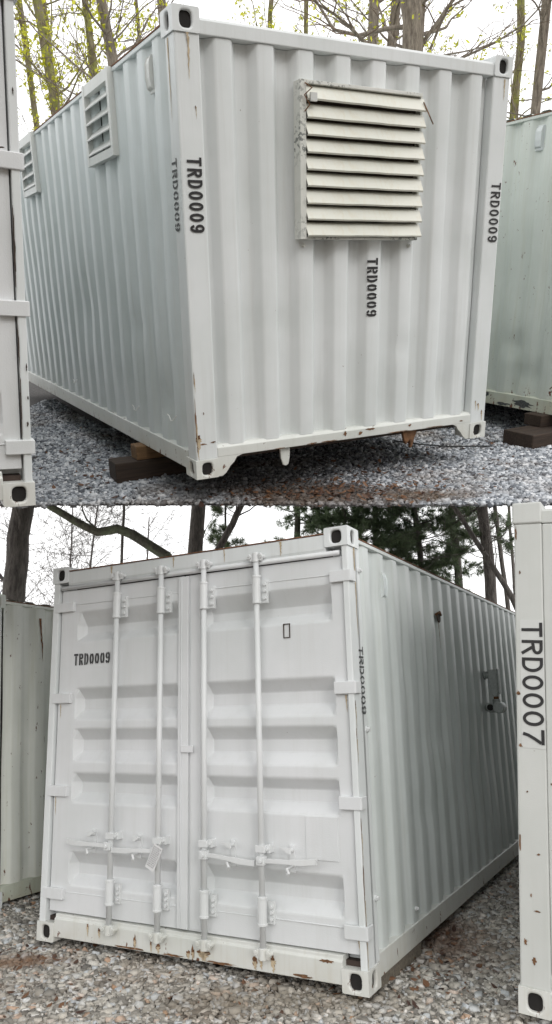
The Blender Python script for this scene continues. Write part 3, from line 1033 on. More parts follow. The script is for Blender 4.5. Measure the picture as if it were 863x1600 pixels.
def door(t, x0, x1, pa, pb, z0, z1):
    DP = 0.070
    recs = [(2.245, 2.135, 2.085, 2.015), (1.69, 1.605, 1.535, 1.455), (1.405, 1.32, 1.25, 1.17), (1.105, 1.03, 0.965, 0.895), (0.585, 0.495, 0.43, 0.36)]
    zs = [(z0, 0), (z0 + .08, 0)]
    for a, b, c, d in reversed(recs):
        zs += [(d - .008, 0), (d, .001), (d + .010, .006), (c - .008, DP - .004), (c, DP), (c + .006, DP), (b - .006, DP), (b, DP), (b + .008, DP - .004), (a - .010, .006), (a, .001), (a + .008, 0)]
    zs += [(z1 - .08, 0), (z1, 0)]
    xs = [(x0, 0), ((x0 + pa) / 2, 0), (pa, 0), (pa + .035, 1)]
    nx = 10
    xs += [(pa + .035 + (pb - pa - .06) * i / nx, 1) for i in range(1, nx)]
    xs += [(pb - .022, 1), (pb, 0), ((x1 + pb) / 2, 0), (x1, 0)]
    mb = MB()
    rg = random.Random(int(x0 * 100))
    pz = [rg.uniform(0, 6) for _ in range(4)]
    for z, d in zs:
        for x, k in xs:
            wv = 0.0016 * math.sin(5 * x + pz[0]) * math.sin(4 * z + pz[1]) + 0.001 * math.sin(11 * x + pz[2]) * math.sin(9 * z + pz[3])
            mb.v.append((x, DOOR_Y + d * k + wv, z))
    m = len(xs)
    mb.f += [(j * m + i, j * m + i + 1, (j + 1) * m + i + 1, (j + 1) * m + i) for j in range(len(zs) - 1) for i in range(m - 1)]
    ring = [i for i in range(m)] + [(j + 1) * m - 1 for j in range(1, len(zs))] + [(len(zs) - 1) * m + i for i in range(m - 2, -1, -1)] + [j * m for j in range(len(zs) - 2, 0, -1)]
    back = []
    for r_ in ring:
        v = mb.v[r_]
        back.append(len(mb.v))
        mb.v.append((v[0], DOOR_Y + 0.076, v[2]))
    n = len(ring)
    mb.f += [(ring[i], back[i], back[(i + 1) % n], ring[(i + 1) % n]) for i in range(n)]
    mb.f.append(tuple(back))
    d = obj('door', mb, M_DOOR, t, bevel=0.003)
    # weld seams across the door
    for zz in (2.300, 0.318):
        s_ = MB()
        s_.tube([(pa - .02, DOOR_Y - .0005, zz), ((pa + pb) / 2, DOOR_Y - .0015, zz + .001), (pb + .01, DOOR_Y - .0005, zz)], 0.0035, 6)
        obj('weld_seam', s_, M_DOOR, d)
    return d


def hinge(d, right, z, wide=0.138):
    mb = MB()
    if right:
        mb.box(2.315, 2.452, DOOR_Y - .030, DOOR_Y + .004, z - .036, z + .036)
        mb.box(2.4445, 2.4575, DOOR_Y - .029, 0.075, z - .035, z + .035)
    else:
        mb.box(0.028, 0.208, DOOR_Y - .026, DOOR_Y + .004, z - .036, z + .036)
    o = obj('hinge', mb, M_DOOR, d, bevel=0.004)
    return o


def door_frame(t, m):
    """header, sill, narrow posts beside the doors"""
    mb = MB()
    poly = [(0.012, H - 0.155), (0.000, H - 0.125), (0.000, H - 0.040), (0.010, H - 0.032), (0.09, H - 0.032), (0.09, H - 0.155)]
    mb.prism(poly, 0, CX - 0.012, W - CX + 0.012)
    obj('door_header', mb, M_WHITE, t, bevel=0.004)
    mb = MB()
    mb.box(CX - .01, W - CX + .01, -0.002, 0.004, H - .0318, H - .026)
    mb.box(CX - .01, W - CX + .01, 0.0042, 0.1, H - .0317, H - .029)
    obj('header_edge_strip', mb, M_TOPRUST, t)
    mb = MB()
    mb.tube([(0.085, DOOR_Y - .014, 2.431), (1.2, DOOR_Y - .016, 2.433), (2.385, DOOR_Y - .014, 2.431)], 0.017, 10)
    obj('top_gasket', mb, M_DOOR, t, smooth=True)
    mb = MB()
    poly = [(-0.002, 0.036), (-0.002, 0.150), (0.010, 0.158), (0.010, 0.178), (0.09, 0.186), (0.09, 0.036)]
    mb.prism(poly, 0, CX - 0.012, W - CX + 0.012)
    obj('door_sill', mb, M_SILL, t, bevel=0.004)
    for x0, x1 in ((0.0, 0.055), (W - 0.040, W)):
        mb = MB()
        mb.box(x0, x1, 0.0005, 0.139, CZ - .003, H - CZ + .005)
        obj('door_post', mb, M_WHITE, t, bevel=0.006)
    mb = MB()
    mb.box(0.056, W - .041, 0.1005, 0.112, 0.18, 2.44)
    obj('door_recess', mb, M_UNDER, t)


# ------------------------------------------------------------------ lower yard: the box with the doors
def shell_doors(t, m, **kw):
    shell(t, end='doors', m=m, **kw)
    for o in [c for c in t.children if c.name.split('.')[0] == 'corner_post']:
        xs = [v.co for v in o.data.vertices]
        if min(v.y for v in xs) < 1:                      # posts at the door end sit behind the hinge line
            for v in o.data.vertices:
                if v.co.y < 0.05:
                    v.co.y = 0.10
                if v.co.y > 0.13 and v.co.y < 1:
                    v.co.y = 0.19


M_B = T(0.457, 4.394, 0.05, -29.05, 0, (W, 0, 0))
B = thing('shipping_container', 'white shipping container showing its closed double doors and four locking bars', 'shipping container', M_B, 'shipping containers in the yard')
shell_doors(B, SET_LR | dict(post=M_WHITE), seed=31,
            dents_r=[(1.6, 1.3, .25, .2, .02), (2.5, .9, .3, .3, .022), (1.0, 1.8, .12, .2, .012), (1.25, .8, .2, .1, .015), (3.2, 1.2, .3, .3, .02), (0.5, 2.2, .1, .1, .014)])
castings(B, M_WHITE, M_SILL)
door_frame(B, SET_LR)
mb = MB()
mb.box(W - 0.150, W - 0.0005, 0.1395, 0.19, CZ - .003, H - CZ + .004)
mb.box(0.0005, 0.150, 0.1395, 0.19, CZ - .003, H - CZ + .004)
DL = door(B, 0.072, 1.205, 0.235, 1.160, 0.190, 2.412)
DR = door(B, 1.216, 2.392, 1.362, 2.312, 0.190, 2.412)
for z in (2.285, 1.618, 0.975, 0.305):
    hinge(DL, False, z)
    hinge(DR, True, z)
mb = MB()
mb.box(1.172, 1.252, DOOR_Y - .020, DOOR_Y - .003, 0.196, 2.405)
mb.box(1.1965, 1.2045, DOOR_Y - .026, DOOR_Y - .0195, 0.199, 2.402)
obj('cover_strip', mb, M_DOOR, DL, bevel=0.004)
mb = MB()
mb.box(1.262, 1.345, DOOR_Y - .006, DOOR_Y + .001, 0.20, 2.40)
obj('edge_plate', mb, M_DOOR, DR, bevel=0.003)
mb = MB()
mb.box(1.205, 1.300, DOOR_Y - .034, DOOR_Y - .0265, 1.245, 1.290)
obj('lock_tab', mb, M_DOOR, DR, bevel=0.003)
mb = MB()                                                    # edge of a plugged opening
for a in ((1.972, 1.977, 1.935, 2.025), (2.014, 2.019, 1.935, 2.025), (1.9772, 2.0138, 2.020, 2.025), (1.9772, 2.0138, 1.935, 1.940)):
    mb.box(a[0], a[1], DOOR_Y - .004, DOOR_Y + .003, a[2], a[3])
obj('blanking_frame', mb, M_UNDER, DR)
mb = MB()
mb.box(2.085, 2.292, DOOR_Y - .0055, DOOR_Y + .002, 0.655, 0.893)
obj('patch_plate', mb, M_DOOR, DR, bevel=0.002)
lettering(DL, 'TRD0009', (0.215, DOOR_Y - .0042, 1.850), (1, 0, 0), (0, 0, 1), 0.345, 0.084, M_BLACK, stencil=True, st=0.17)
lettering(B, 'TRD0009', (W + 0.0025, 0.098, 1.862), (0, 0, -1), (0, 1, 0), 0.40, 0.068, M_BLACKWORN, stencil=True, st=0.17)

BARY = DOOR_Y - .050
BAR_MESH = {}


def locking_bar(t, x, hz, hdir, droop, flat_end):
    mb = MB()
    mb.tube([(x, BARY, 0.125), (x, BARY, 2.495)], 0.0185, 14)
    bar = obj('locking_bar', mb, M_GALV, t, smooth=False)
    for p in bar.data.polygons:
        p.use_smooth = len(p.vertices) == 4
    def sub(name, build, mat=M_GALV, bev=0.003):
        m_ = MB()
        build(m_)
        return obj(name, m_, mat, bar, bevel=bev)
    for (za, zb) in ((2.160, 2.345), (0.285, 0.445)):
        def sleeve(m_, za=za, zb=zb):
            m_.tube([(x, BARY, za), (x, BARY, zb)], 0.0275, 14)
            m_.tube([(x, BARY, za + .002), (x, BARY, za + .016)], 0.0305, 14)
            m_.tube([(x, BARY, zb - .016), (x, BARY, zb - .002)], 0.0305, 14)
            m_.box(x + .012, x + .062, BARY + .028, DOOR_Y + .002, za + .006, zb - .03)
            for zz in (za + .035, (za + zb) / 2 - .01, zb - .06):
                m_.tube([(x + .048, BARY + .0285, zz), (x + .048, BARY + .012, zz)], 0.011, 7)
        sub('guide_sleeve', sleeve, bev=0.002)
    for zc in (2.462, 0.140):
        top = zc > 1
        def cam(m_, zc=zc, top=top):
            m_.tube([(x, BARY, zc - .032), (x, BARY, zc + .030)], 0.025, 10)
            m_.prism([(x - .052, zc - .006), (x - .034, zc + .026), (x - .014, zc + .020), (x + .014, zc + .020), (x + .034, zc + .030), (x + .056, zc + .004), (x + .04, zc - .026), (x + .01, zc - .020), (x - .01, zc - .020), (x - .036, zc - .028)], 1, BARY - .012, BARY + .014)
            for dx in (-.042, .042):
                m_.tube([(x + dx, BARY - .020, zc + .004), (x + dx, -0.0005, zc + .004)], 0.016, 8)
                m_.tube([(x + dx, BARY - .026, zc + .012), (x + dx, BARY - .010, zc + .012)], 0.012, 6)
        sub('cam', cam, mat=M_GALV if top else M_SILL, bev=0.003)
    def clamp(m_):
        m_.box(x - .030, x + .034, BARY - .024, BARY + .024, hz + .044, hz + .084)
        m_.box(x + .0342, x + .056, BARY + .002, DOOR_Y + .002, hz + .040, hz + .088)
        m_.tube([(x + .042, BARY + .002, hz + .064), (x + .042, BARY - .012, hz + .064)], 0.011, 7)
    sub('bar_clamp', clamp)
    L_ = 0.36
    def handle(m_):
        s_ = hdir
        n_ = 8
        pts = []
        for i in range(n_ + 1):
            f = i / n_
            xx = x + s_ * (0.010 + L_ * f)
            zz = hz + droop * (f ** 1.6) + 0.003 * math.sin(f * 6)
            yy = BARY - 0.022 - 0.012 * math.sin(f * math.pi)
            hw = 0.0125 + 0.004 * (f > .55)
            pts.append((xx, yy, zz, hw))
        vs = []
        for xx, yy, zz, hw in pts:
            vs += [(xx, yy, zz - hw), (xx, yy, zz + hw), (xx, yy + .010, zz + hw), (xx, yy + .010, zz - hw)]
        fs = [(0, 1, 2, 3), tuple(4 * n_ + k for k in (3, 2, 1, 0))]
        for i in range(n_):
            for k in range(4):
                fs.append((4 * i + k, 4 * i + (k + 1) % 4, 4 * i + 4 + (k + 1) % 4, 4 * i + 4 + k))
        m_.add(vs, fs)
    sub('handle', handle, bev=0.002)
    def hub(m_):
        m_.box(x + hdir * .008 - .026, x + hdir * .008 + .026, BARY - .0345, BARY + .006, hz - .024, hz + .026)
        m_.tube([(x + hdir * .012, BARY - .034, hz), (x + hdir * .012, BARY - .046, hz)], 0.013, 8)
    sub('handle_hub', hub)
    kx = x + hdir * 0.185
    def keeper(m_):
        m_.box(kx - .017, kx + .017, DOOR_Y - .010, DOOR_Y + .001, hz - .062, hz + .088)
        m_.tube([(kx - .002, DOOR_Y - .011, hz + .062), (kx - .002, BARY + .002, hz + .062)], 0.014, 8)
        m_.prism([(kx - .052 * hdir, hz + .078), (kx + .014 * hdir, hz + .082), (kx + .016 * hdir, hz + .046), (kx - .004 * hdir, hz + .050), (kx - .020 * hdir, hz + .060)], 1, BARY - .014, BARY - .004)
        m_.tube([(kx, DOOR_Y - .010, hz - .026), (kx, BARY - .030, hz - .030), (kx + .012, BARY - .030, hz - .052), (kx + .002, BARY - .020, hz - .066), (kx - .010, BARY - .014, hz - .056)], 0.008, 7)
    sub('keeper', keeper, bev=0.002)
    return bar


for i, (x, z, l_) in enumerate([(2.40, 2.245, .14), (2.38, 1.575, .10), (2.41, .93, .16), (0.10, 1.575, .10), (0.09, .93, .12), (2.39, .26, .05)]):
    rust_streak(B, ((x, DOOR_Y - .0018, z), (x + .004, DOOR_Y - .0018, z - l_)), 0.012, (0, -1, 0))
locking_bar(B, 0.652, 0.648, -1, 0.012, True)
locking_bar(B, 1.045, 0.640, -1, -0.012, True)
locking_bar(B, 1.402, 0.645, 1, -0.022, False)
locking_bar(B, 1.810, 0.640, 1, 0.020, True)

for i, (x, z, a, b) in enumerate([(0.85, .095, .012, .045), (0.98, .085, .008, .035), (1.035, .080, .020, .028), (1.30, .080, .012, .05), (1.265, .07, .02, .02), (1.38, .085, .05, .02), (1.37, .10, .025, .02),
                                 (1.74, .085, .02, .032), (1.78, .10, .015, .016), (1.86, .105, .02, .035), (2.2, .145, .045, .012), (0.55, .115, .012, .018), (0.45, .13, .01, .02), (2.05, .05, .06, .010), (1.5, .045, .12, .009), (0.8, .045, .15, .008), (1.15, .045, .09, .010)]):
    rust_patch(B, (x, -0.0025, z), a, b, (1, 0, 0), (0, 0, 1), (0, -1, 0), 140 + i)
    if b > .012:
        rust_streak(B, ((x, -0.0032, z), (x + .003, -0.0032, max(.04, z - b - RNG.uniform(.02, .06)))), a * 1.9, (0, -1, 0))
for i, (y, z, a, b) in enumerate([(0.008, .55, .006, .16), (0.008, .85, .004, .07), (0.008, 1.35, .004, .05), (0.010, .3, .006, .08), (0.010, 1.52, .005, .03)]):
    rust_patch(B, (W + 0.0005, y, z), a, b, (0, 1, 0), (0, 0, 1), (1, 0, 0), 190 + i)
    rust_streak(B, ((W + .0006, y + .004, z - b * .5), (W + .0006, y + .006, z - b - .12)), 0.012, (1, 0, 0))
rust_streak(B, ((0.57, -0.001, 2.55), (0.57, -0.001, 2.45)), 0.022, (0, -1, 0))
rust_streak(B, ((1.13, -0.001, 2.55), (1.13, -0.001, 2.47)), 0.016, (0, -1, 0))
rust_streak(B, ((1.98, -0.001, 2.55), (1.98, -0.001, 2.45)), 0.020, (0, -1, 0))
rust_streak(B, ((1.55, -0.001, 2.55), (1.55, -0.001, 2.46)), 0.012, (0, -1, 0))
rust_streak(B, ((W + .001, 0.10, 2.48), (W + .001, 0.10, 1.9)), 0.02, (1, 0, 0))
# right-hand side fittings
for z in (2.335, 1.375, 0.452):
    bolt(B, (W, 0.165, z), (1, 0, 0), M_GALV, 0.012)
bolt(B, (W - .012, 0.86, 0.24), (1, 0, 0), M_GALV, 0.010)
vent_box(B, 0.62, 0, 2.30, right=True, mat=M_WHITE_SIDE)
mb = MB()
mb.tube([(W - 0.016, 1.86, 2.20), (W - 0.008, 1.86, 2.20)], 0.044, 14)
o = obj('hole', mb, M_UNDER, B)  # dark disc standing for the shade inside the hole
mb = MB()
mb.tube([(W - 0.020, 1.80, 2.215), (W - 0.002, 1.80, 2.225), (W + .004, 1.845, 2.24), (W - .004, 1.90, 2.22)], 0.010, 6)
obj('hole_rim', mb, M_RUST, B)
rust_streak(B, ((W - .008, 1.83, 2.16), (W - .008, 1.83, 1.93)), 0.02, (1, 0, 0), M_RUST)
rust_streak(B, ((W - .008, 1.70, 2.10), (W - .008, 1.70, 1.86)), 0.05, (1, 0, 0), M_GALV)

# conduit fitting on the side: a top elbow body with a flat cover, hanging over a round box
XW = W - 0.010
CYF = 3.22
mb = MB()
mb.tube([(XW - .01, CYF, 1.768), (XW + .085, CYF, 1.768)], 0.034, 14)
mb.tube([(XW - .002, CYF, 1.768), (XW + .012, CYF, 1.768)], 0.044, 14)
mb.prism([(XW + .045, 1.815), (XW + .125, 1.815), (XW + .125, 1.600), (XW + .115, 1.565), (XW + .075, 1.565), (XW + .060, 1.600), (XW + .045, 1.720)], 1, CYF - .042, CYF + .042)
cond = obj('conduit_fitting', mb, M_ALU, B, bevel=0.010)
mb = MB()
mb.box(XW + .1255, XW + .142, CYF - .048, CYF + .048, 1.590, 1.822)
obj('fitting_cover', mb, M_ALU, cond, bevel=0.008)
mb = MB()
mb.tube([(XW + .095, CYF, 1.564), (XW + .095, CYF, 1.530)], 0.024, 12)
obj('threaded_nipple', mb, M_RUST, cond)
mb = MB()
mb.tube([(XW + .095, CYF, 1.540), (XW + .095, CYF, 1.475)], 0.036, 14)
mb.tube([(XW + .125, CYF - .085, 1.462), (XW + .125, CYF + .050, 1.462)], 0.052, 16)
mb.tube([(XW + .02, CYF, 1.455), (XW + .14, CYF, 1.455)], 0.040, 14)
mb.tube([(XW + .02, CYF - .02, 1.465), (XW + .05, CYF - .085, 1.465)], 0.040, 14)
obj('junction_body', mb, M_ALU, cond, bevel=0.006)
mb = MB()
mb.tube([(XW + .0495, CYF - .0852, 1.465), (XW + .052, CYF - .0895, 1.465)], 0.030, 14)
obj('open_port', mb, M_DARK, cond)  # near-black disc paints the shade inside the open tube

# tag hanging off the second handle
TG = thing('hanging_tag', 'pale printed tag hanging crooked from a locking bar handle of the closed doors', 'tag',
           M_B @ Matrix.Translation((1.085, BARY - .040, 0.690)) @ Matrix.Rotation(R(24), 4, 'Y') @ Matrix.Rotation(R(-4), 4, 'X'))
mb = MB()
mb.box(-0.036, 0.036, -0.0015, 0.0015, -0.165, -0.012)
obj('card', mb, M_TAG, TG)
mb = MB()
rg = random.Random(4)
for k in range(11):
    zz = -0.026 - k * 0.0118
    x = -0.030
    while x < 0.024:
        l_ = rg.uniform(0.004, 0.014)
        mb.box(x, min(x + l_, 0.031), -0.0024, -0.0016, zz - .0022, zz + .0022)
        x += l_ + rg.uniform(0.003, 0.008)
obj('print', mb, M_BLACKWORN, TG)['kind'] = 'stuff'
mb = MB()
mb.tube([(0, 0, -0.014), (0.004, -.004, 0.0), (-0.004, .012, 0.014)], 0.002, 5)
obj('tie', mb, M_WIRE, TG)

# ------------------------------------------------------------------ the neighbouring boxes
M_C = UPPER @ T(-1.275, 3.65, 0.367, 28.65, 4.8, (W, 0, 0))
Cc = thing('shipping_container', 'white container door corner with hinge straps at the left edge of the upper yard', 'shipping container', M_C, 'shipping containers in the yard')
shell_doors(Cc, SET_WHITE, seed=51)
castings(Cc, M_WHITE, M_SILL)
door_frame(Cc, SET_WHITE)
D2 = door(Cc, 1.216, 2.392, 1.362, 2.312, 0.190, 2.412)
D1 = door(Cc, 0.072, 1.205, 0.235, 1.160, 0.190, 2.412)
for z in (2.285, 1.618, 0.975, 0.305):
    hinge(D2, True, z)
for i, (x, z, a, b) in enumerate([(2.398, 1.25, .006, .22), (2.397, .8, .005, .12), (2.397, .5, .005, .2), (2.43, .7, .004, .03), (2.425, .42, .005, .02), (2.432, .55, .004, .01), (2.42, 1.9, .004, .02), (2.36, 1.665, .02, .004), (2.35, .99, .03, .004)]):
    rust_patch(Cc, (x, -0.0018, z), a, b, (1, 0, 0), (0, 0, 1), (0, -1, 0), 240 + i, M_UNDER)

M_D = UPPER @ T(2.56, 6.45, 0.20, 28.65, 2.0, (0, 0, 0))
D = thing('shipping_container', 'pale green white container raised on timbers at the right edge of the upper yard', 'shipping container', M_D, 'shipping containers in the yard')
shell(D, m=SET_GREEN, seed=71, dents_l=[(0.75, 0.62, .12, .08, .035), (0.55, 0.35, .16, .10, .03), (1.2, .5, .2, .2, .02), (0.9, 1.2, .3, .3, .015)])
castings(D, M_GREEN, M_WHITE)
front_rails(D, SET_GREEN)
vent_box(D, 0.72, 0, 2.36, right=False, mat=M_WHITE_SIDE)
for i, (y, z, a, b) in enumerate([(0.55, .09, .14, .04), (1.05, .12, .08, .03), (0.8, .06, .1, .02), (1.4, .1, .06, .03)]):
    rust_patch(D, (0.0035, y, z), a, b, (0, 1, 0), (0, 0, 1), (-1, 0, 0), 260 + i, M_BLACKWORN)

M_E = T(1.175, 4.10, 0.065, -29.05, 4.8, (0, 0, 0))
E_ = thing('shipping_container', 'white container corner lettered TRD0007 at the right edge of the lower yard', 'shipping container', M_E, 'shipping containers in the yard')
shell(E_, m=SET_LR, seed=91, end_x=(0.205, 2.285), end_mat=SET_LR['post'])
castings(E_, SET_LR['post'], M_SILL, plugged=((0, 0, 1),))
front_rails(E_, SET_LR, M_WHITE_RAIL)
mb = MB()
mb.box(0.1505, 0.205, 0.0006, 0.10, CZ + .08, H - CZ)
obj('post_flange', mb, SET_LR['post'], E_, bevel=0.006)
mb = MB()
mb.box(0.026, 0.1475, -0.0018, 0.001, 1.27, 1.94)
obj('white_sticker', mb, M_STICK, E_)
lettering(E_, 'TRD0007', (0.034, -0.0042, 1.925), (0, 0, -1), (1, 0, 0), 0.635, 0.108, M_BLACK, st=0.15)
for i, (x, z, a, b) in enumerate([(0.01, .8, .005, .05), (0.06, .55, .006, .01), (0.10, .75, .010, .006), (0.09, .48, .02, .005), (0.02, 1.28, .012, .01), (0.012, 1.55, .012, .014), (0.03, 2.2, .006, .012), (0.012, 2.42, .006, .05),
                                 (0.07, .25, .012, .02), (0.03, .33, .008, .02), (0.17, 1.1, .004, .01), (0.05, 1.05, .005, .006)]):
    rust_patch(E_, (x, -0.0005, z), a, b, (1, 0, 0), (0, 0, 1), (0, -1, 0), 280 + i)

M_F = T(-2.36, 6.40, 0.03, -29.05, -4.0, (W, 0, 0))
F_ = thing('shipping_container', 'pale green white container standing left of the closed doors in the lower yard', 'shipping container', M_F, 'shipping containers in the yard')
shell(F_, m=SET_PALE, seed=111, dents_r=[(0.8, 1.35, .10, .10, .05), (1.1, 1.0, .3, .4, .02), (0.5, .9, .15, .3, .015)])
castings(F_, SET_PALE['post'], M_WHITE)
front_rails(F_, SET_PALE)
vent_box(F_, 0.98, 0, 2.36, right=True, mat=M_WHITE_SIDE)
rust_streak(F_, ((W - .008, 0.6, 2.42), (W - .008, 0.63, 2.0)), 0.03, (1, 0, 0), M_TOPRUST)

# ------------------------------------------------------------------ timbers, net, cable
def timber(Mx, x0, x1, y0, y1, z0, z1, mat, label, group):
    mb = MB()
    cx, cy, cz = (x0 + x1) / 2, (y0 + y1) / 2, z0
    mb.box(x0 - cx, x1 - cx, y0 - cy, y1 - cy, 0, z1 - z0)
    o = obj('timber', mb, mat, None, Mx @ Matrix.Translation((cx, cy, cz)) @ Matrix.Rotation(R(RNG.uniform(-3, 3)), 4, 'Z'), bevel=0.008)
    tag(o, label, 'timber', group)
    return o


GT = 'timbers under the containers'
UA = UPPER @ T(-0.524, 4.572, 0.0, 28.65)
timber(UA, -0.24, 0.75, 0.98, 1.20, 0.0, 0.165, M_TIMBER, 'dark sleeper on gravel carrying the tan block under the louvred container', GT)
timber(UA, -0.07, 0.55, 1.02, 1.16, 0.166, 0.274, M_TIMBER2, 'tan block on a dark sleeper under the louvred container side', GT)
UD = UPPER @ T(2.56, 6.45, 0.0, 28.65)
timber(UD, -0.42, 0.7, 0.02, 0.36, 0.0, 0.13, M_TIMBER, 'wide dark sleeper under the raised green white container at right', GT)
timber(UD, -0.10, 0.5, 0.22, 0.42, 0.131, 0.236, M_TIMBER, 'short dark block on the wide sleeper under the green white container', GT)
UC = UPPER @ T(-1.25, 3.65, 0.0, 28.65)
timber(UC, -1.2, -0.1, 2.3, 2.55, 0.0, 0.44, M_TIMBER, 'thick dark sleeper beneath the left edge container of the upper yard', GT)
timber(M_B, 2.14, 2.425, 0.22, 0.92, -0.045, 0.034, M_PLANK, 'weathered plank lying under the rail beside the door corner', GT)

nm = MB()
for i in range(27):
    f = i / 26
    nm.tube([(0, f * 0.9, 0.02 + .02 * math.sin(f * 7)), (0.35, f * 0.9, 0.05 + .03 * math.sin(f * 5)), (0.75, f * 0.9, 0.02)], 0.005, 4, cap=False)
    nm.tube([(f * 0.75, 0, 0.022), (f * 0.75, 0.45, 0.06 + .02 * math.sin(f * 6)), (f * 0.75, 0.9, 0.03)], 0.005, 4, cap=False)
o = obj('plastic_netting', nm, M_NET, None, UPPER @ T(1.18, 7.05, 0.01, 12))
tag(o, 'black plastic netting lying on gravel beneath the louvred container end', 'netting')
mb = MB()
mb.tube([(1.05, 6.62, 0.03), (1.25, 6.42, 0.035), (1.5, 6.33, 0.03), (1.85, 6.28, 0.04)], 0.006, 6)
o = obj('cable', mb, M_NET, None, UPPER)
tag(o, 'thin black cable lying across the grey gravel near the timbers', 'cable')


# ------------------------------------------------------------------ trees
def wander(rg, p, d, length, n, curl, up=0.0):
    pts = [Vector(p)]
    d = Vector(d).normalized()
    for i in range(n):
        d = (d + Vector((rg.gauss(0, curl), rg.gauss(0, curl), rg.gauss(0, curl) + up))).normalized()
        pts.append(pts[-1] + d * (length / n))
    return pts


def along(pts, f):
    k = min(int(f * (len(pts) - 1)), len(pts) - 2)
    return pts[k].lerp(pts[k + 1], f * (len(pts) - 1) - k), (pts[k + 1] - pts[k]).normalized()


def cluster(mb, rg, c, n, rad, size):
    for _ in range(n):
        q = Vector((rg.gauss(0, 1), rg.gauss(0, 1), rg.gauss(0, 1)))
        p = c + q * rad * 0.5
        a = Vector((rg.gauss(0, 1), rg.gauss(0, 1), rg.gauss(0, 1))).normalized()
        b = a.orthogonal().normalized()
        s_ = size * rg.uniform(.6, 1.4)
        mb.add([tuple(p - a * s_), tuple(p + b * s_ * .55), tuple(p + a * s_), tuple(p - b * s_ * .55)], [(0, 1, 2, 3)], rg.random())


def tuft(mb, rg, c, d, n, ln):
    for _ in range(n):
        q = (d * rg.uniform(.1, 1.2) + Vector((rg.gauss(0, .7), rg.gauss(0, .7), rg.gauss(0, .7)))).normalized()
        w = q.orthogonal().normalized() * 0.0065
        e = c + q * ln * rg.uniform(.7, 1.2)
        mb.add([tuple(c - w), tuple(c + w), tuple(e)], [(0, 1, 2)], rg.random())


def tree(name, label, M, base, top, height_pts, r0, r1, seed, bark, twig, branches, blen, zrange, twigs=6, leaf=None, leaf_mat_=None, leaf_n=4, leaf_size=0.03,
         trunk_buds=0, pine=False, up=0.05, group=None, curl=0.18, sub=True, bdir=None):
    """trunk through the given points; branches from zrange of the trunk; twigs off the branches; buds, leaves or needles on those"""
    rg = random.Random(seed)
    t = thing(name, label, 'tree', M @ Matrix.Translation(base), group)
    path = [Vector((0, 0, -0.1))] + [Vector(p) for p in height_pts] + [Vector(top)]
    fine = []
    nseg = 16
    for i in range(nseg + 1):
        p, _ = along(path, i / nseg * 0.9999)
        fine.append(p + Vector((rg.gauss(0, r0 * .12), rg.gauss(0, r0 * .12), 0)))
    mb = MB()
    mb.tube(fine, [r0 + (r1 - r0) * (i / nseg) for i in range(nseg + 1)], 10)
    obj('trunk', mb, bark, t, smooth=True)
    lm, tm, fm = MB(), MB(), MB()
    for b in range(branches):
        f = rg.uniform(*zrange)
        p, d = along(fine, f)
        a = rg.uniform(0, 2 * math.pi) if bdir is None else rg.gauss(bdir, 0.7)
        e = rg.uniform(-0.25, 0.2) if pine else rg.uniform(0.1, 0.9)
        d2 = Vector((math.cos(a) * math.cos(e), math.sin(a) * math.cos(e), math.sin(e)))
        L_ = blen * rg.uniform(.55, 1.15) * (1.15 - 0.6 * f if pine else 1)
        rb = max(0.006, (r0 + (r1 - r0) * f) * rg.uniform(.12, .30))
        bp = wander(rg, p, d2, L_, 7, curl, up)
        lm.tube(bp, [rb * (1 - .8 * i / 7) for i in range(8)], 5, cap=False)
        for k in range(twigs):
            g = rg.uniform(.2, 1.0)
            q, dq = along(bp, min(g, .999))
            d3 = (dq + Vector((rg.gauss(0, .6), rg.gauss(0, .6), rg.gauss(0, .45)))).normalized()
            tl = L_ * rg.uniform(.2, .5) * (1.1 - .5 * g)
            tp = wander(rg, q, d3, tl, 4, curl * 1.1, up * .5)
            tm.tube(tp, [max(.003, rb * .35 * (1 - .7 * i / 4)) for i in range(5)], 3, cap=False)
            ends = [tp]
            if sub:
                for _ in range(2):
                    q2, dq2 = along(tp, rg.uniform(.3, .95))
                    d4 = (dq2 + Vector((rg.gauss(0, .6), rg.gauss(0, .6), rg.gauss(0, .5)))).normalized()
                    sp = wander(rg, q2, d4, tl * rg.uniform(.3, .6), 3, curl, 0)
                    tm.tube(sp, [.0035, .003, .0025, .002], 3, cap=False)
                    ends.append(sp)
            if leaf:
                for sp in ends:
                    if pine:
                        for u in range(4):
                            c, dd = along(sp, rg.uniform(.25, .99))
                            tuft(fm, rg, c, dd, leaf_n, leaf_size)
                    elif rg.random() < leaf:
                        c, dd = along(sp, rg.uniform(.4, .99))
                        cluster(fm, rg, c, leaf_n, leaf_size * 2.2, leaf_size)
    for _ in range(trunk_buds):
        f = rg.uniform(.15, .95)
        p, d = along(fine, f)
        rr = r0 + (r1 - r0) * f
        a = rg.uniform(0, 6.28)
        cluster(fm, rg, p + Vector((math.cos(a), math.sin(a), 0)) * rr * rg.uniform(.9, 1.8), 4, 0.06, leaf_size)
    if lm.v:
        obj('limbs', lm, bark, t, smooth=True)['kind'] = 'stuff'
    if tm.v:
        obj('twigs', tm, twig, t)['kind'] = 'stuff'
    if fm.v:
        obj('crown', fm, leaf_mat_, t)['kind'] = 'stuff'
    return t


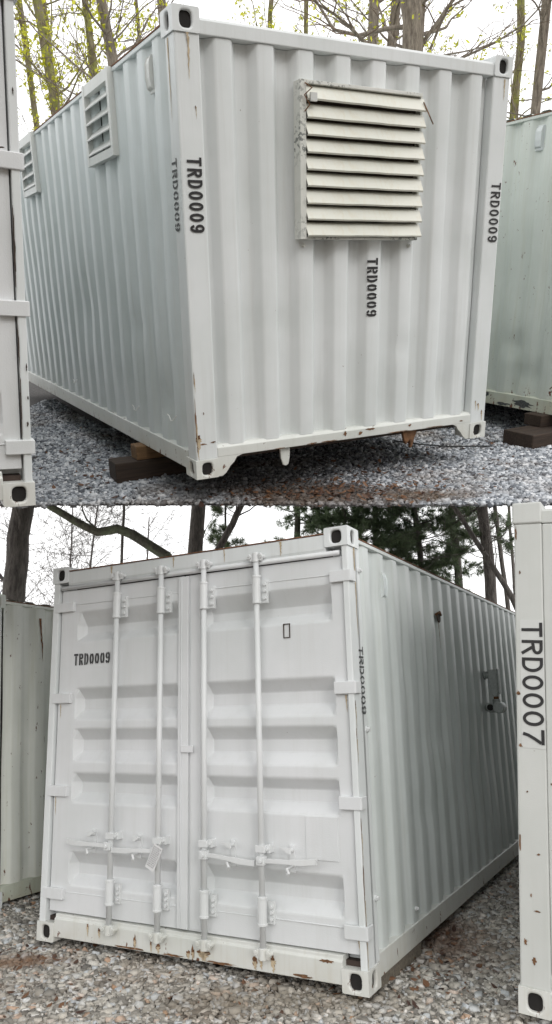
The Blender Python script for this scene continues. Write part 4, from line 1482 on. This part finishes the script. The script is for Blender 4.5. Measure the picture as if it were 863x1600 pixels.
GU = 'trees behind the upper yard'
UT = [  # label, base xy, top offset, mid points, r0, r1, seed, branches, buds, bark
    ('twin budding tree nearest the left edge container, trunk leaning left', (-3.25, 13, 0), (-.75, .2, 9.5), [(-.05, 0, 3), (-.30, .1, 5.5)], .095, .055, 1, 14, 120, M_BARK_U),
    ('straight pale budding tree just right of the leaning twin', (-3.95, 15, 0), (-.1, 0, 10), [(.05, 0, 4)], .085, .05, 2, 14, 130, M_BARK_U),
    ('slim dark budding tree against the left edge container', (-4.45, 16, 0), (-.3, 0, 9), [(-.1, 0, 4)], .07, .045, 3, 12, 110, M_BARK_U),
    ('slender budding tree above the first side vent, thin trunk', (-2.72, 13, 0), (-.25, .1, 9.5), [(.0, 0, 4), (-.1, 0, 6)], .068, .035, 4, 16, 90, M_BARK_U),
    ('thicker forked tree above the first side vent, dark trunk', (-2.0, 11, 0), (-.5, .1, 8.5), [(.02, 0, 3.4), (-.18, 0, 5)], .085, .05, 5, 20, 46, M_BARK_U2),
    ('short dark trunk rising behind the near top corner of the louvred container', (-1.50, 12, 0), (-.1, 0, 9), [(0, 0, 4)], .075, .05, 6, 16, 20, M_BARK_U2),
    ('thin pale sapling between the side vent and the near top corner', (-2.80, 18, 0), (-.2, 0, 11), [(.05, 0, 5)], .05, .025, 7, 14, 16, M_BARK_U2),
    ('thick bare trunk above the louvre, the widest in the upper yard', (1.62, 10, 0), (-.2, 0, 8.5), [(.03, 0, 3.5), (-.02, 0, 5)], .15, .10, 8, 24, 10, M_BARK_U2),
    ('left pale trunk of the pair beside the widest trunk', (1.42, 13, 0), (.2, 0, 9.5), [(.12, 0, 4)], .10, .07, 9, 18, 24, M_BARK_U2),
    ('right pale trunk of the pair beside the widest trunk', (1.80, 14, 0), (.55, 0, 10), [(.08, 0, 4), (.25, 0, 6)], .095, .07, 10, 18, 16, M_BARK_U2),
    ('slim tree over the right container, left of two', (4.05, 14, 0), (-.25, 0, 10), [(0, 0, 5)], .078, .05, 11, 16, 40, M_BARK_U),
    ('straight tree over the right container, right of two', (4.05, 13, 0), (.1, 0, 9.5), [(.05, 0, 5)], .085, .06, 12, 18, 16, M_BARK_U2),
    ('distant twiggy tree above the top rail near the corner casting', (-0.3, 20, 0), (.8, 0, 11), [(.2, 0, 6)], .07, .04, 13, 26, 30, M_BARK_U),
    ('distant twiggy tree above the top rail left of the louvre', (0.75, 22, 0), (-.5, 0, 12), [(.1, 0, 7)], .07, .04, 14, 26, 30, M_BARK_U),
    ('distant twiggy tree between the widest trunk and the right container', (3.3, 19, 0), (.5, 0, 11), [(0, 0, 6)], .075, .04, 15, 26, 10, M_BARK_U2),
    ('distant slim tree in the bright gap left of the side vent', (-4.3, 20, 0), (.1, 0, 11), [(0, 0, 6)], .055, .03, 16, 18, 20, M_BARK_U),
]
for (lab, b, top, mid, r0, r1, sd_, nb, buds, bk) in UT:
    if b[1] > 16:
        q = RNG.uniform(15, 16.6) / b[1]
        b, r0, r1 = (b[0] * q, b[1] * q, 0), r0 * q, r1 * q
    tree('bare_tree', lab, UPPER, b, top, mid, r0, r1, sd_, bk, M_TWIG_U, nb, 2.3, (.3, .95), 7, 0.7 if bk is M_BARK_U else 0.22, M_BUD, 5, 0.032, int(buds * 2.6), group=GU, up=.03)

GL = 'trees behind the lower yard'
tree('bare_tree', 'thick dark trunk at the left edge behind the green container, widest in the lower yard', LOWER, (-3.22, 9, 0), (.1, 0, 4.95), [(-.02, 0, 2.5)], .155, .13, 21, M_BARK_L, M_TWIG_L, 7, 1.2, (.45, .95), 5, group=GL)
tree('bare_tree', 'straight dark trunk behind the doors, left of the forked tree', LOWER, (-1.24, 11, 0), (.16, 0, 6.2), [(.02, 0, 3)], .125, .105, 22, M_BARK_L, M_TWIG_L, 5, 1.0, (.5, .95), 4, group=GL)
tree('leaning_tree', 'lichen covered trunk bent over behind the left door', LOWER, (-0.45, 9, 0), (-2.62, 0, 4.32), [(-.45, 0, 2.75), (-.88, 0, 3.44), (-1.30, 0, 3.72), (-1.48, .0, 3.80), (-1.74, 0, 3.76), (-2.05, 0, 3.92), (-2.35, 0, 4.12)], .078, .040, 23, M_BARK_MOSS, M_TWIG_L, 6, 0.8, (.6, .95), 3, group=GL, up=.1)
tree('bare_tree', 'dark forked trunk leaning right above the doors', LOWER, (-1.3, 12, 0), (1.05, 0, 5.4), [(.1, 0, 2.6), (.42, 0, 4.15), (.70, 0, 4.72)], .068, .05, 24, M_BARK_L, M_TWIG_L, 7, 1.0, (.72, .98), 4, group=GL, up=.12)
tree('bare_tree', 'thin straight sapling above the left door', LOWER, (-2.93, 14, 0), (.05, 0, 7.6), [(0, 0, 4)], .034, .024, 25, M_BARK_L, M_TWIG_L, 5, 0.8, (.5, .95), 3, group=GL)
for i, (x, y) in enumerate([(-3.9, 15), (-4.6, 16.5), (-3.1, 17.5), (-5.2, 15.5)]):
    tree('bare_tree', ['hazy twiggy tree in the gap beside the widest lower trunk', 'hazy twiggy tree furthest left behind the green container', 'hazy twiggy tree behind the bent lichen trunk', 'hazy twiggy tree partly hidden by the widest lower trunk'][i],
         LOWER, (x, y, 0), (RNG.uniform(-.3, .3), 0, 6.2), [(0, 0, 3)], .04, .015, 30 + i, M_TWIG_L, M_TWIG_L, 44, 1.8, (.45, .97), 9, group=GL, up=.06)
PT = [  # pines: label, base, height, r0, r1, branches, blen, zrange, crown material
    ('pale young pine left of the forked trunk', (-0.95, 14, 0), 5.6, .035, .02, 34, 0.75, (.60, .99), M_PINE2, 9),
    ('pale pine with a grey trunk above the right door', (0.50, 15, 0), 6.6, .085, .06, 30, 1.0, (.58, .97), M_PINE2, 7),
    ('dark pine behind the near corner casting of the doors', (1.35, 14, 0), 6.4, .06, .04, 80, 1.5, (.50, .98), M_PINE, 12),
    ('dark pine over the near part of the long side', (2.20, 15.5, 0), 7.6, .07, .05, 90, 1.7, (.42, .90), M_PINE, 12),
    ('dark dense pine over the middle of the long side', (2.95, 14.5, 0), 7.2, .07, .05, 90, 1.6, (.44, .95), M_PINE, 12),
    ('tall pine with bare lower trunk over the long side', (3.56, 14, 0), 7.4, .085, .065, 34, 1.4, (.56, .97), M_PINE, 7),
    ('thick trunked pine near the far end of the long side', (3.55, 12, 0), 6.3, .105, .085, 24, 1.2, (.64, .97), M_PINE, 7),
    ('slender pine right of the thick trunked pine', (4.76, 15, 0), 7.6, .052, .04, 20, 1.1, (.64, .97), M_PINE, 6),
]
for i, (lab, b, h_, r0, r1, nb, bl, zr, cm, ln) in enumerate(PT):
    tree('pine_tree', lab, LOWER, b, (RNG.uniform(-.12, .12), 0, h_), [(0.03, 0, h_ * .5)], r0, r1, 50 + i, M_BARK_L, M_TWIG_L, nb, bl, zr, 6, 1.0, cm, ln, 0.13, pine=True, group=GL, up=.04, sub=(i > 1))
tree('bare_tree', 'thin bare tree beside the lettered container corner', LOWER, (5.30, 16, 0), (.1, 0, 7.5), [(0, 0, 4)], .042, .03, 70, M_BARK_L, M_TWIG_L, 12, 1.3, (.4, .95), 5, group=GL)
tree('bare_tree', 'bare tree with long crossing limbs among the dark pines', LOWER, (4.1, 11.5, 0), (-1.6, .2, 5.6), [(-.25, 0, 3.0), (-.9, 0, 4.2)], .055, .03, 71, M_BARK_L, M_TWIG_L, 14, 1.5, (.4, .95), 6, group=GL)
